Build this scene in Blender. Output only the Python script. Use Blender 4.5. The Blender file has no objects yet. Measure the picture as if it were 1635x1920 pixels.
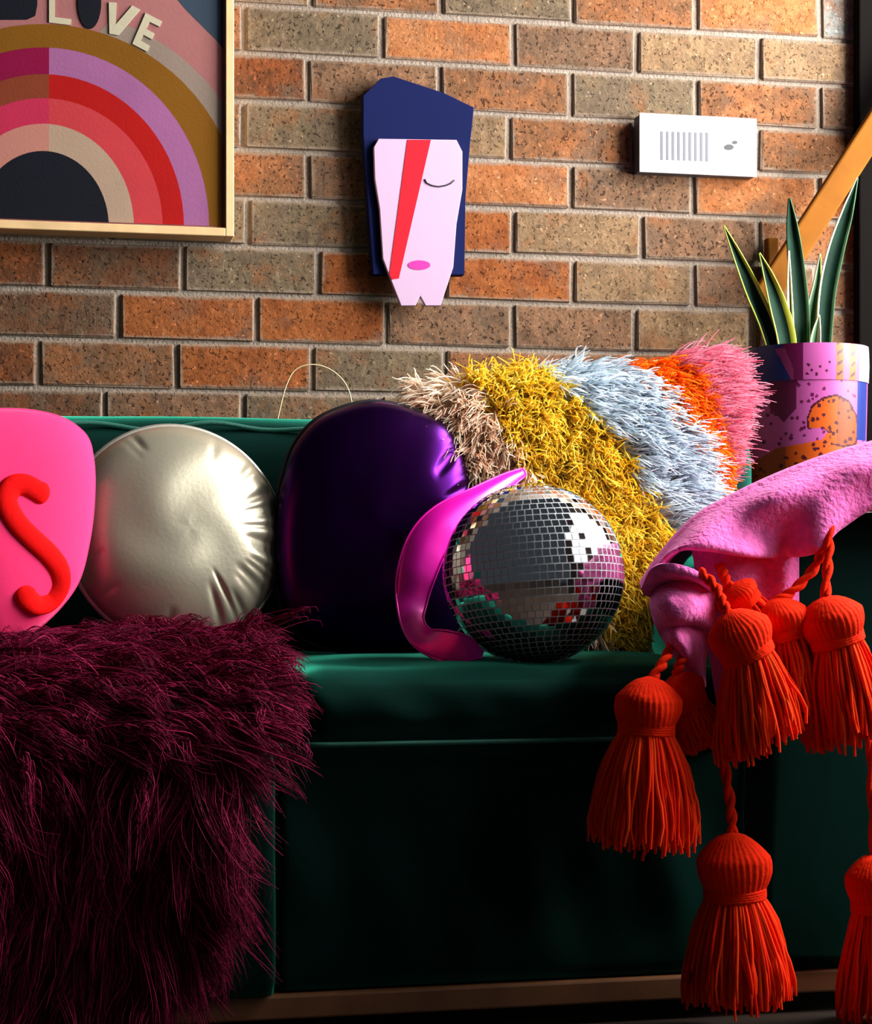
import bpy, bmesh, math, random
import numpy as np
from mathutils import Vector, Matrix

random.seed(7)
rng = np.random.default_rng(7)
PI = math.pi

# ------------------------------------------------------------------ camera
F = 3400.0                       # focal length in pixels of the 1635x1920 frame
CXP, HZ = 817.5, 1050.0          # principal column, horizon row
TH = math.atan(0.204)            # camera yaw to the right
DIST = F / 1034.0                # metres along the axis to the brick wall
HC = 0.60                        # camera height
CAM = Vector((-DIST * math.sin(TH), -DIST * math.cos(TH), HC))
FW = Vector((math.sin(TH), math.cos(TH), 0))
RT = Vector((math.cos(TH), -math.sin(TH), 0))

scene = bpy.context.scene
C = scene.collection
cam_data = bpy.data.cameras.new('camera')
cam_data.sensor_fit = 'VERTICAL'
cam_data.sensor_height = 36.0
cam_data.lens = F * 36.0 / 1920.0
cam_data.shift_y = (HZ - 960.0) / 1920.0
cam_data.clip_start = 0.05
cam = bpy.data.objects.new('camera', cam_data)
C.objects.link(cam)
cam.location = CAM
cam.rotation_euler = (PI / 2, 0, -TH)
scene.camera = cam

# ------------------------------------------------------------------ light
world = bpy.data.worlds.new('world')
scene.world = world
world.use_nodes = True
world.node_tree.nodes['Background'].inputs[0].default_value = (0.75, 0.86, 1.0, 1)
world.node_tree.nodes['Background'].inputs[1].default_value = 0.04

WALL_X = 1.45                    # inner face of the side wall with the window
WIN_Y0, WIN_Y1, WIN_Z0, WIN_Z1 = -1.52, -0.30, 0.95, 2.75
la = bpy.data.lights.new('window_daylight', 'AREA')
la.shape = 'RECTANGLE'
la.size = WIN_Z1 - WIN_Z0
la.size_y = WIN_Y1 - WIN_Y0
la.energy = 275.0
la.color = (1.0, 0.99, 0.98)
lo = bpy.data.objects.new('window_daylight', la)
C.objects.link(lo)
lo.location = (WALL_X + 0.16, (WIN_Y0 + WIN_Y1) / 2, (WIN_Z0 + WIN_Z1) / 2)
lo.rotation_euler = (0, PI / 2, 0)

# added second window and dim light to widen the white reflection in the ball
W2_Y0, W2_Y1, W2_Z0, W2_Z1 = -2.75, -1.66, 0.95, 2.75
lb = bpy.data.lights.new('ball_reflection_light', 'AREA')
lb.shape = 'RECTANGLE'
lb.size = W2_Z1 - W2_Z0
lb.size_y = W2_Y1 - W2_Y0
lb.energy = 26.0
lb.color = (0.97, 0.99, 1.0)
lo2 = bpy.data.objects.new('ball_reflection_light', lb)
C.objects.link(lo2)
lo2.location = (WALL_X + 0.16, (W2_Y0 + W2_Y1) / 2, (W2_Z0 + W2_Z1) / 2)
lo2.rotation_euler = (0, PI / 2, 0)

vs = scene.view_settings
vs.view_transform = 'Standard'
vs.look = 'None'
vs.exposure = 0.0
vs.gamma = 1.0
vs.use_curve_mapping = False


# ------------------------------------------------------------------ helpers
def P(px, py, y):
    """World point seen at pixel (px,py) lying in the plane y = const."""
    a, b = (px - CXP) / F, (HZ - py) / F
    d = FW + RT * a + Vector((0, 0, b))
    t = (y - CAM.y) / d.y
    return CAM + d * t


def SC(px, y):
    """pixels per metre at column px, plane y."""
    d = FW + RT * ((px - CXP) / F)
    return F / ((y - CAM.y) / d.y)


def lin(r, g, b):
    def f(c):
        c /= 255.0
        return c / 12.92 if c <= 0.04045 else ((c + 0.055) / 1.055) ** 2.4
    return (f(r), f(g), f(b), 1.0)


def put(ob, kind=None, label=None, cat=None, group=None):
    if kind: ob['kind'] = kind
    if label: ob['label'] = label
    if cat: ob['category'] = cat
    if group: ob['group'] = group
    return ob


def empty(name, loc, label, cat, group=None):
    o = bpy.data.objects.new(name, None)
    o.empty_display_size = 0.05
    C.objects.link(o)
    o.location = loc
    return put(o, None, label, cat, group)


def attach(ob, parent):
    if parent is not None:
        ob.parent = parent
        loc = Vector(parent.location)
        p = parent.parent
        while p is not None:
            loc += Vector(p.location)
            p = p.parent
        ob.location = Vector(ob.location) - loc
    return ob


def obj(name, verts, faces, mat, parent=None, smooth=True, edges=()):
    me = bpy.data.meshes.new(name)
    me.from_pydata([tuple(v) for v in verts], list(edges), [tuple(f) for f in faces])
    me.validate()
    me.update()
    mats = mat if isinstance(mat, (list, tuple)) else [mat]
    for m in mats: me.materials.append(m)
    if smooth:
        me.polygons.foreach_set('use_smooth', [True] * len(me.polygons))
    o = bpy.data.objects.new(name, me)
    C.objects.link(o)
    return attach(o, parent)


def bm_obj(name, bm, mat, parent=None, smooth=False):
    me = bpy.data.meshes.new(name)
    bm.to_mesh(me)
    bm.free()
    mats = mat if isinstance(mat, (list, tuple)) else [mat]
    for m in mats: me.materials.append(m)
    if smooth:
        me.polygons.foreach_set('use_smooth', [True] * len(me.polygons))
    o = bpy.data.objects.new(name, me)
    C.objects.link(o)
    return attach(o, parent)


def box(name, x0, x1, y0, y1, z0, z1, mat, parent=None, bevel=0.0, seg=2):
    bm = bmesh.new()
    bmesh.ops.create_cube(bm, size=1.0)
    for v in bm.verts:
        v.co = Vector(((x0 + x1) / 2 + v.co.x * (x1 - x0), (y0 + y1) / 2 + v.co.y * (y1 - y0),
                       (z0 + z1) / 2 + v.co.z * (z1 - z0)))
    if bevel:
        bmesh.ops.bevel(bm, geom=bm.edges[:], offset=bevel, segments=seg, profile=0.5, affect='EDGES')
    return bm_obj(name, bm, mat, parent, smooth=False)


def slab(name, pts, y_front, y_back, mat, parent=None, bevel=0.0):
    """pts: world points (x,z) polygon extruded in y."""
    bm = bmesh.new()
    fv = [bm.verts.new((p[0], y_front, p[1])) for p in pts]
    f = bm.faces.new(fv)
    r = bmesh.ops.extrude_face_region(bm, geom=[f])
    for v in [g for g in r['geom'] if isinstance(g, bmesh.types.BMVert)]:
        v.co.y = y_back
    bmesh.ops.recalc_face_normals(bm, faces=bm.faces[:])
    if bevel:
        es = [e for e in bm.edges if all(abs(v.co.y - y_front) < 1e-6 for v in e.verts)]
        bmesh.ops.bevel(bm, geom=es, offset=bevel, segments=2, profile=0.5, affect='EDGES')
    bmesh.ops.triangulate(bm, faces=[f for f in bm.faces if len(f.verts) > 4])
    return bm_obj(name, bm, mat, parent)


def pxslab(name, pix, y_front, thick, mat, parent=None, bevel=0.0):
    pts = []
    for (a, b) in pix:
        p = P(a, b, y_front)
        pts.append((p.x, p.z))
    return slab(name, pts, y_front, y_front + thick, mat, parent, bevel)


def tube_geo(pts, rad, n=8, closed=False, cap=True):
    pts = [Vector(p) for p in pts]
    N = len(pts)
    R = rad if hasattr(rad, '__len__') else [rad] * N
    verts, faces = [], []
    ref = None
    for i in range(N):
        if closed:
            t = pts[(i + 1) % N] - pts[i - 1]
        else:
            t = pts[min(i + 1, N - 1)] - pts[max(i - 1, 0)]
        t.normalize()
        if ref is None:
            ref = Vector((0, 0, 1)) if abs(t.z) < 0.9 else Vector((1, 0, 0))
            ref = (ref - t * ref.dot(t)).normalized()
        else:
            ref = (ref - t * ref.dot(t))
            ref.normalize()
        b = t.cross(ref)
        for k in range(n):
            a = 2 * PI * k / n
            verts.append(pts[i] + (ref * math.cos(a) + b * math.sin(a)) * R[i])
    M = N if closed else N - 1
    for i in range(M):
        for k in range(n):
            a, b_ = i * n + k, i * n + (k + 1) % n
            c, d = ((i + 1) % N) * n + (k + 1) % n, ((i + 1) % N) * n + k
            faces.append((a, b_, c, d))
    if cap and not closed:
        faces.append(tuple(range(n - 1, -1, -1)))
        faces.append(tuple((N - 1) * n + k for k in range(n)))
    return verts, faces


def tube(name, pts, rad, mat, parent=None, n=8, closed=False):
    v, f = tube_geo(pts, rad, n, closed)
    return obj(name, v, f, mat, parent)


def crom(pts, m):
    """Catmull-Rom through pts (arrays), m samples per span."""
    pts = np.asarray(pts, float)
    P0 = np.vstack([2 * pts[0] - pts[1], pts, 2 * pts[-1] - pts[-2]])
    out = []
    for i in range(1, len(P0) - 2):
        for k in range(m):
            t = k / m
            a, b, c, d = P0[i - 1], P0[i], P0[i + 1], P0[i + 2]
            out.append(0.5 * ((2 * b) + (-a + c) * t + (2 * a - 5 * b + 4 * c - d) * t * t + (-a + 3 * b - 3 * c + d) * t ** 3))
    out.append(pts[-1])
    return np.array(out)


def patch(rows, m):
    """rows: list of rows of 3D control points -> fine grid (nu,nv,3)."""
    g = [crom(r, m) for r in rows]
    g = np.array(g)
    cols = [crom(g[:, j], m) for j in range(g.shape[1])]
    return np.array(cols).transpose(1, 0, 2)


def grid_faces(nr, nc, off=0):
    f = []
    for i in range(nr - 1):
        for j in range(nc - 1):
            f.append((off + i * nc + j, off + i * nc + j + 1, off + (i + 1) * nc + j + 1, off + (i + 1) * nc + j))
    return f


def strands(name, pts, rad, mat, parent=None, sides=3, stuff=True, extra=None):
    """pts (N,K,3), rad (N,K) -> one mesh of tapered yarns, random 'tint' per yarn."""
    N, K, _ = pts.shape
    t = np.gradient(pts, axis=1)
    t /= np.linalg.norm(t, axis=2, keepdims=True) + 1e-9
    ref = rng.normal(size=(N, 1, 3)) * np.ones((1, K, 1))
    a = np.cross(t, ref)
    a /= np.linalg.norm(a, axis=2, keepdims=True) + 1e-9
    b = np.cross(t, a)
    ang = np.arange(sides) * 2 * PI / sides
    v = pts[:, :, None, :] + rad[:, :, None, None] * (a[:, :, None, :] * np.cos(ang)[None, None, :, None] + b[:, :, None, :] * np.sin(ang)[None, None, :, None])
    nv = N * K * sides
    v = v.reshape(-1, 3)
    base = (np.arange(N) * K * sides)[:, None, None]
    kk = (np.arange(K - 1) * sides)[None, :, None]
    s = np.arange(sides)[None, None, :]
    s2 = (np.arange(sides) + 1)[None, None, :] % sides
    q = np.stack([base + kk + s, base + kk + s2, base + kk + sides + s2, base + kk + sides + s], axis=-1).reshape(-1, 4)
    tint = np.repeat(rng.random(N), K * sides)
    if extra is not None:
        ev, ef = extra
        ev = np.array([tuple(x) for x in ev])
        ef = np.array(ef) + nv
        v = np.vstack([v, ev]); q = np.vstack([q, ef])
        tint = np.concatenate([tint, np.full(len(ev), 0.3)])
    me = bpy.data.meshes.new(name)
    me.vertices.add(len(v)); me.vertices.foreach_set('co', v.astype(np.float32).ravel())
    me.loops.add(len(q) * 4); me.loops.foreach_set('vertex_index', q.astype(np.int32).ravel())
    me.polygons.add(len(q))
    me.polygons.foreach_set('loop_start', (np.arange(len(q)) * 4).astype(np.int32))
    me.update(calc_edges=True)
    me.polygons.foreach_set('use_smooth', np.ones(len(q), bool))
    at = me.attributes.new('tint', 'FLOAT', 'POINT')
    at.data.foreach_set('value', tint.astype(np.float32))
    me.materials.append(mat)
    o = bpy.data.objects.new(name, me)
    C.objects.link(o)
    if stuff: o['kind'] = 'stuff'
    return attach(o, parent)


# ------------------------------------------------------------------ materials
def new_mat(name):
    m = bpy.data.materials.new(name)
    m.use_nodes = True
    nt = m.node_tree
    return m, nt, nt.nodes['Principled BSDF']


def basic(name, col, rough=0.6, metal=0.0, bump=0.0, bscale=60.0, var=0.0, vscale=8.0, sheen=0.0, sheencol=None, spec=None):
    m, nt, b = new_mat(name)
    b.inputs['Base Color'].default_value = col
    b.inputs['Roughness'].default_value = rough
    b.inputs['Metallic'].default_value = metal
    if spec is not None: b.inputs['Specular IOR Level'].default_value = spec
    if sheen:
        b.inputs['Sheen Weight'].default_value = sheen
        b.inputs['Sheen Roughness'].default_value = 0.4
        b.inputs['Sheen Tint'].default_value = sheencol or col
    tc = nt.nodes.new('ShaderNodeTexCoord')
    if var:
        n = nt.nodes.new('ShaderNodeTexNoise'); n.inputs['Scale'].default_value = vscale; n.inputs['Detail'].default_value = 4
        nt.links.new(tc.outputs['Object'], n.inputs['Vector'])
        mr = nt.nodes.new('ShaderNodeMapRange')
        mr.inputs[1].default_value = 0.3; mr.inputs[2].default_value = 0.7
        mr.inputs[3].default_value = 1 - var; mr.inputs[4].default_value = 1 + var
        nt.links.new(n.outputs['Fac'], mr.inputs[0])
        mx = nt.nodes.new('ShaderNodeMix'); mx.data_type = 'RGBA'; mx.blend_type = 'MULTIPLY'
        mx.inputs['Factor'].default_value = 1.0
        mx.inputs[6].default_value = col
        cb = nt.nodes.new('ShaderNodeCombineColor')
        for k in range(3): nt.links.new(mr.outputs[0], cb.inputs[k])
        nt.links.new(cb.outputs[0], mx.inputs[7])
        nt.links.new(mx.outputs[2], b.inputs['Base Color'])
    if bump:
        n2 = nt.nodes.new('ShaderNodeTexNoise'); n2.inputs['Scale'].default_value = bscale; n2.inputs['Detail'].default_value = 4
        nt.links.new(tc.outputs['Object'], n2.inputs['Vector'])
        bp = nt.nodes.new('ShaderNodeBump'); bp.inputs['Strength'].default_value = bump; bp.inputs['Distance'].default_value = 0.004
        nt.links.new(n2.outputs['Fac'], bp.inputs['Height'])
        nt.links.new(bp.outputs['Normal'], b.inputs['Normal'])
    return m


def yarn(name, c0, c1, rough=0.8, sheen=0.3, trans=0.0):
    m, nt, b = new_mat(name)
    at = nt.nodes.new('ShaderNodeAttribute'); at.attribute_name = 'tint'
    mx = nt.nodes.new('ShaderNodeMix'); mx.data_type = 'RGBA'
    mx.inputs[6].default_value = c0; mx.inputs[7].default_value = c1
    nt.links.new(at.outputs['Fac'], mx.inputs['Factor'])
    nt.links.new(mx.outputs[2], b.inputs['Base Color'])
    b.inputs['Roughness'].default_value = rough
    b.inputs['Specular IOR Level'].default_value = 0.07
    b.inputs['Sheen Weight'].default_value = sheen
    b.inputs['Sheen Tint'].default_value = c1
    if trans:      # light passes through the soft fibres
        tb = nt.nodes.new('ShaderNodeBsdfTranslucent'); nt.links.new(mx.outputs[2], tb.inputs['Color'])
        ms = nt.nodes.new('ShaderNodeMixShader'); ms.inputs[0].default_value = trans
        out = nt.nodes['Material Output']
        nt.links.new(b.outputs[0], ms.inputs[1]); nt.links.new(tb.outputs[0], ms.inputs[2]); nt.links.new(ms.outputs[0], out.inputs['Surface'])
    return m


def brick_mat(name, c0, c1, c2, speck=0.5, dark=0.48):
    """c0 face, c1 blotch, c2 dark pits, mortar smears near the edges."""
    c0, c1, c2 = [tuple(q * dark for q in c[:3]) + (1,) for c in (c0, c1, c2)]
    m, nt, b = new_mat(name)
    N, Lk = nt.nodes.new, nt.links.new
    tc = N('ShaderNodeTexCoord'); oi = N('ShaderNodeObjectInfo')
    cm = N('ShaderNodeCombineXYZ')
    mu = N('ShaderNodeMath'); mu.operation = 'MULTIPLY'; mu.inputs[1].default_value = 37.0
    Lk(oi.outputs['Random'], mu.inputs[0])
    for k in range(3): Lk(mu.outputs[0], cm.inputs[k])
    va = N('ShaderNodeVectorMath'); va.operation = 'ADD'
    Lk(tc.outputs['Object'], va.inputs[0]); Lk(cm.outputs[0], va.inputs[1])
    def noise(scale, detail, off=(0, 0, 0), rough=.6):
        n = N('ShaderNodeTexNoise'); n.inputs['Scale'].default_value = scale; n.inputs['Detail'].default_value = detail; n.inputs['Roughness'].default_value = rough
        v2 = N('ShaderNodeVectorMath'); v2.operation = 'ADD'; v2.inputs[1].default_value = off
        Lk(va.outputs[0], v2.inputs[0]); Lk(v2.outputs[0], n.inputs['Vector'])
        return n.outputs['Fac']
    def ramp(src, p0, p1, v0, v1):
        r = N('ShaderNodeMapRange'); r.clamp = True
        r.inputs[1].default_value = p0; r.inputs[2].default_value = p1; r.inputs[3].default_value = v0; r.inputs[4].default_value = v1
        Lk(src, r.inputs[0]); return r.outputs[0]
    def mix(f, a_, b_):
        x = N('ShaderNodeMix'); x.data_type = 'RGBA'; Lk(f, x.inputs['Factor'])
        for q, i in ((a_, 6), (b_, 7)):
            if isinstance(q, tuple): x.inputs[i].default_value = q
            else: Lk(q, x.inputs[i])
        return x.outputs[2]
    grey = tuple(q * dark for q in lin(142, 118, 98)[:3]) + (1,)
    col = mix(ramp(noise(13, 6), .42, .58, 0, 1), c0, c1)
    col = mix(ramp(noise(34, 5, (1, 8, 2), .7), .50, .62, 0, .6), col, tuple(q * .5 for q in c1[:3]) + (1,))
    col = mix(ramp(noise(48, 4, (6, 2, 5), .7), .55, .66, 0, .5), col, tuple(min(1, q * 1.45 + .01) for q in c0[:3]) + (1,))
    col = mix(ramp(noise(11, 6, (7, 1, 4), .65), .52, .64, 0, .62), col, grey)
    col = mix(ramp(noise(12, 6, (4, 7, 9), .65), .54, .66, 0, .55), col, tuple(q * dark for q in lin(198, 120, 68)[:3]) + (1,))
    fine = ramp(noise(230, 3, (2, 9, 1)), .35, .65, 0, .45)
    col = mix(fine, col, tuple(q * .55 for q in c1[:3]) + (1,))
    pits = ramp(noise(150, 2), .60, .655, 0, speck)
    col = mix(pits, col, c2)
    col = mix(ramp(noise(120, 2, (5.1, 3.3, 9.7)), .66, .73, 0, .6), col, tuple(min(1, x * 2.2 + 0.03) for x in c0[:3]) + (1,))
    # mortar smeared over the arrises
    sx = N('ShaderNodeSeparateXYZ'); Lk(tc.outputs['Generated'], sx.inputs[0])
    def edge(o, k):
        d = N('ShaderNodeMath'); d.operation = 'SUBTRACT'; d.inputs[1].default_value = .5; Lk(o, d.inputs[0])
        e = N('ShaderNodeMath'); e.operation = 'ABSOLUTE'; Lk(d.outputs[0], e.inputs[0])
        return ramp(e.outputs[0], .5 - k, .5, 0, 1)
    mxm = N('ShaderNodeMath'); mxm.operation = 'MAXIMUM'
    Lk(edge(sx.outputs[0], .07), mxm.inputs[0]); Lk(edge(sx.outputs[2], .20), mxm.inputs[1])
    ml = N('ShaderNodeMath'); ml.operation = 'ADD'
    Lk(mxm.outputs[0], ml.inputs[0]); Lk(noise(24, 5, (3, 3, 8)), ml.inputs[1])
    col = mix(ramp(ml.outputs[0], 1.0, 1.35, 0, .75), col, tuple(q * dark for q in lin(186, 164, 142)[:3]) + (1,))
    Lk(col, b.inputs['Base Color'])
    b.inputs['Roughness'].default_value = 0.9
    b.inputs['Specular IOR Level'].default_value = 0.1
    sb = N('ShaderNodeMath'); sb.operation = 'SUBTRACT'
    Lk(noise(70, 5), sb.inputs[0]); Lk(pits, sb.inputs[1])
    bp = N('ShaderNodeBump'); bp.inputs['Strength'].default_value = 0.7; bp.inputs['Distance'].default_value = 0.004
    Lk(sb.outputs[0], bp.inputs['Height']); Lk(bp.outputs['Normal'], b.inputs['Normal'])
    return m


BR = {
    'O': brick_mat('brick_orange', lin(206, 122, 66), lin(186, 104, 56), lin(100, 54, 28), 0.8),
    'P': brick_mat('brick_bright_orange', lin(226, 150, 96), lin(214, 132, 78), lin(140, 84, 48), 0.6),
    'o': brick_mat('brick_orange_mixed', lin(198, 128, 82), lin(158, 112, 78), lin(84, 54, 36), 0.9),
    'm': brick_mat('brick_brown_mixed', lin(178, 132, 98), lin(146, 112, 86), lin(80, 58, 46), 0.9),
    'g': brick_mat('brick_grey_tan', lin(162, 138, 106), lin(140, 120, 96), lin(76, 62, 48), 0.85),
    't': brick_mat('brick_sand', lin(194, 156, 116), lin(174, 140, 104), lin(100, 80, 58), 0.75),
    'b': brick_mat('brick_dark_brown', lin(132, 104, 80), lin(156, 100, 68), lin(66, 50, 44), 0.9),
    'd': brick_mat('brick_burnt_orange', lin(186, 102, 54), lin(140, 90, 60), lin(74, 40, 26), 0.9),
    'w': brick_mat('brick_pale_grey', lin(190, 192, 184), lin(150, 146, 136), lin(96, 90, 84), 0.5),
}
M_mortar = basic('mortar', lin(142, 128, 114), 0.95, bump=0.8, bscale=180, var=0.15, vscale=30)
M_plaster = basic('painted_plaster', lin(120, 112, 104), 0.8, bump=0.1, var=0.05)
M_floor = basic('dark_floor', lin(48, 36, 28), 0.5, var=0.2, vscale=5)
M_edge_strip = basic('dark_edge_strip', lin(16, 13, 12), 0.9, bump=0.1, spec=0.02)
M_winframe = basic('white_window_paint', lin(225, 225, 222), 0.4, bump=0.02)
M_velvet = basic('green_velvet', lin(1, 22, 20), 0.85, bump=0.12, bscale=30, var=0.12, vscale=6, sheen=1.0, sheencol=lin(70, 220, 180), spec=0.05)
M_velvet_pipe = basic('green_velvet_piping', lin(14, 84, 70), 0.7, bump=0.15, bscale=200, sheen=0.4, sheencol=lin(90, 190, 165))
M_rail = basic('sofa_timber', lin(120, 76, 46), 0.45, var=0.25, vscale=14)
M_oak = basic('pale_oak_frame', lin(222, 184, 132), 0.55, var=0.12, vscale=18, bump=0.05)
M_pole = basic('amber_wood_pole', lin(122, 72, 14), 0.7, spec=.08, var=0.25, vscale=10)


def paint(name, r, g, b, rough=0.75):
    c = lin(r, g, b)
    return basic(name, tuple(q * .52 for q in c[:3]) + (1,), rough, bump=0.08, bscale=220, var=0.05, vscale=12, spec=.15)


# ------------------------------------------------------------------ structure
Z0 = HC + 0.9872      # height of mortar line 0
floor = box('floor', -3.2, 2.0, -4.2, 0.1, -0.05, 0.0, M_floor)
put(floor, 'structure')

wall = box('wall_back', -2.3, WALL_X + 0.3, 0.006, 0.12, 0.0, 3.10, M_mortar)
put(wall, 'structure')
BX0, BX1 = -1.55, WALL_X
joint_px = {-1: [827, 1074, 1305, 1539], 0: [458, 716, 963, 1195, 1424], 1: [577, 825, 1070, 1307, 1537], 2: [456, 955], 3: [578, 1072, 1300],
            4: [465, 963, 1204, 1423], 5: [88, 343, 597, 1075, 1301], 6: [222, 481, 724, 962, 1191, 1410], 7: [72, 331, 585], 8: [196, 456]}
kinds = {-1: {600: 'b', 780: 'o', 950: 'g', 1190: 'o', 1420: 'P', 1600: 'w'},
         0: {440: 'g', 590: 'g', 840: 'P', 1080: 'm', 1310: 't', 1520: 't'},
         1: {500: 'd', 700: 'm', 950: 'o', 1190: 'g', 1420: 'o', 1600: 'm'},
         2: {440: 'g', 590: 'g', 830: 't', 1080: 'o', 1300: 'm', 1520: 'o'},
         3: {500: 'o', 700: 'm', 950: 'P', 1190: 'm', 1420: 'P', 1600: 'O'},
         4: {440: 'g', 590: 'g', 830: 'O', 1080: 't', 1310: 'm', 1520: 'o'},
         5: {40: 'd', 215: 'b', 470: 'g', 720: 'O', 960: 'O', 1190: 't', 1420: 'm', 1600: 'b'},
         6: {110: 'b', 350: 'O', 600: 'O', 845: 'm', 1080: 'm', 1300: 't', 1520: 'm'},
         7: {36: 'd', 200: 'o', 460: 'O', 700: 'g', 950: 'o', 1190: 'o', 1420: 'm', 1600: 'm'},
         8: {100: 'b', 320: 'm', 580: 'g', 820: 't'}}


def brick_mesh(seed):
    r = random.Random(seed)
    bm = bmesh.new()
    bmesh.ops.create_cube(bm, size=1.0)
    for v in bm.verts:
        v.co = Vector((v.co.x * 0.232 + r.uniform(-.0012, .0012), v.co.y * 0.030, v.co.z * 0.0775 + r.uniform(-.0012, .0012)))
    es = [e for e in bm.edges if all(v.co.y < 0 for v in e.verts)] + [e for e in bm.edges if abs(e.verts[0].co.y - e.verts[1].co.y) > 0.01]
    bmesh.ops.bevel(bm, geom=es, offset=0.0028, segments=1, profile=0.5, affect='EDGES')
    for v in bm.verts:
        if v.co.y < -0.01: v.co += Vector((r.uniform(-.0014, .0014), r.uniform(-.0010, .0010), r.uniform(-.0013, .0013)))
    me = bpy.data.meshes.new('brick')
    bm.to_mesh(me); bm.free()
    return me


bmeshes = {}
for key in BR:
    for s in range(3):
        me = brick_mesh(hash(key) % 97 + s * 13 if False else ord(key) * 7 + s)
        me.materials.append(BR[key])
        bmeshes[(key, s)] = me
rb = random.Random(11)
for k in range(-8, 18):
    par = k % 2
    base = [(-0.0992 if par == 0 else 0.0164) + 0.24 * n for n in range(-8, 8)]
    meas = [P(px, HZ, 0).x for px in joint_px.get(k, [])]
    js = []
    for x in base:
        c = [m for m in meas if abs(m - x) < 0.04]
        js.append(c[0] if c else x + rb.uniform(-.003, .003))
    js = [j for j in js if BX0 - 0.2 < j]
    zt, zb = Z0 - 0.086 * k, Z0 - 0.086 * (k + 1)
    for a, b_ in zip(js[:-1], js[1:]):
        b_ = min(b_, WALL_X)
        if b_ - a < 0.03: continue
        xm = (a + b_) / 2
        ks = kinds.get(k)
        key = None
        if ks:
            d = {abs(P(px, HZ, 0).x - xm): kk for px, kk in ks.items()}
            q = min(d)
            if q < 0.09: key = d[q]
        if key is None: key = rb.choice('OomgtbdOm')
        o = bpy.data.objects.new('brick', bmeshes[(key, rb.randrange(3))])
        C.objects.link(o)
        o.scale = ((b_ - a - 0.0095) / 0.232, 1, 1 + rb.uniform(-.01, .01))
        o.location = (xm, 0.015 - 0.0002 + rb.uniform(-.0012, .0012), (zt + zb) / 2)
        o.rotation_euler = (0, rb.uniform(-.004, .004), 0)
        attach(o, wall)

# side wall with a window opening (out of frame on the right, where the daylight enters)
bm = bmesh.new()
def bmbox(bm, x0, x1, y0, y1, z0, z1):
    r = bmesh.ops.create_cube(bm, size=1.0)
    for v in r['verts']:
        v.co = Vector(((x0 + x1) / 2 + v.co.x * (x1 - x0), (y0 + y1) / 2 + v.co.y * (y1 - y0), (z0 + z1) / 2 + v.co.z * (z1 - z0)))
YB = -3.6
bmbox(bm, WALL_X, WALL_X + 0.12, YB, 0.004, 0.0, WIN_Z0)
bmbox(bm, WALL_X, WALL_X + 0.12, YB, 0.004, WIN_Z1, 3.10)
bmbox(bm, WALL_X, WALL_X + 0.12, YB, W2_Y0, WIN_Z0, WIN_Z1)
bmbox(bm, WALL_X, WALL_X + 0.12, W2_Y1, WIN_Y0, WIN_Z0, WIN_Z1)
bmbox(bm, WALL_X, WALL_X + 0.12, WIN_Y1, 0.004, WIN_Z0, WIN_Z1)
wr = bm_obj('wall_right', bm, M_plaster)
put(wr, 'structure')
def window_frame(name, y0, y1, z0, z1, mull):
    bm = bmesh.new()
    x0, x1, t = WALL_X + 0.03, WALL_X + 0.08, 0.035
    bmbox(bm, x0, x1, y0, y1, z0, z0 + t); bmbox(bm, x0, x1, y0, y1, z1 - t, z1)
    bmbox(bm, x0, x1, y0, y0 + t, z0, z1); bmbox(bm, x0, x1, y1 - t, y1, z0, z1)
    ym = y0 + mull * (y1 - y0)
    bmbox(bm, x0, x1, ym - t / 2, ym + t / 2, z0, z1)
    put(bm_obj(name, bm, M_winframe), 'structure')
window_frame('window_1', WIN_Y0, WIN_Y1, WIN_Z0, WIN_Z1, .5)
window_frame('added_window_2', W2_Y0, W2_Y1, W2_Z0, W2_Z1, .5)  # added window, goes with the dim light reflected in the ball
tr = box('edge_strip_1', P(1611, 300, -0.03).x, P(1611, 300, -0.03).x + 0.06, -0.03, -0.002, 0.0, 3.10, M_edge_strip, bevel=0.003)  # dark upright strip at the right of the visible brickwork
put(tr, 'structure')

# ------------------------------------------------------------------ rainbow painting
art = empty('framed_painting', P(80, 434, 0.0), 'oak framed rainbow arch painting lettered LOVE hanging on the brick wall', 'painting')
YA = -0.052
def aslab(name, pix, lvl, mat):
    return pxslab(name, pix, YA - 0.00022 * lvl, 0.00022 * lvl + 0.004, mat, art)
def ell(cx, cy, rx, ry, a0, a1, n=40):
    return [(cx + rx * math.cos(a0 + (a1 - a0) * i / n), cy - ry * math.sin(a0 + (a1 - a0) * i / n)) for i in range(n + 1)]
PL, PT, PR, PB = -268, -360, 418, 430
def lin_pts(): pass
# perspective-true corners come from the wall itself: rectangle in world x,z
cr = P(425, 434, -0.045)
ax1 = P(418, 300, YA).x; az0 = P(400, 424, YA).z
ax0 = P(-270, 300, YA).x; az1 = az0 + 0.74
box('canvas', ax0 - .004, ax1 + .004, YA, -0.012, az0 - .004, az1 + .004, paint('paint_blush', 196, 126, 122), art)
m_navy = paint('paint_navy_black', 18, 22, 34); m_slate = paint('paint_slate', 66, 82, 98)
m_must = paint('paint_mustard', 150, 96, 12); m_lil = paint('paint_lilac', 190, 116, 170); m_red = paint('paint_red', 206, 16, 10)
m_cor = paint('paint_coral', 232, 72, 78); m_cre = paint('paint_cream', 212, 178, 150); m_mag = paint('paint_magenta', 158, 0, 70)
m_brn = paint('paint_brown', 156, 70, 40); m_hot = paint('paint_hot_pink', 226, 52, 92); m_bei = paint('paint_beige', 172, 150, 134)
m_let = paint('paint_letter_cream', 236, 224, 190); m_bls = paint('paint_blush_pale', 226, 150, 132)
BY = P  # alias
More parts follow.
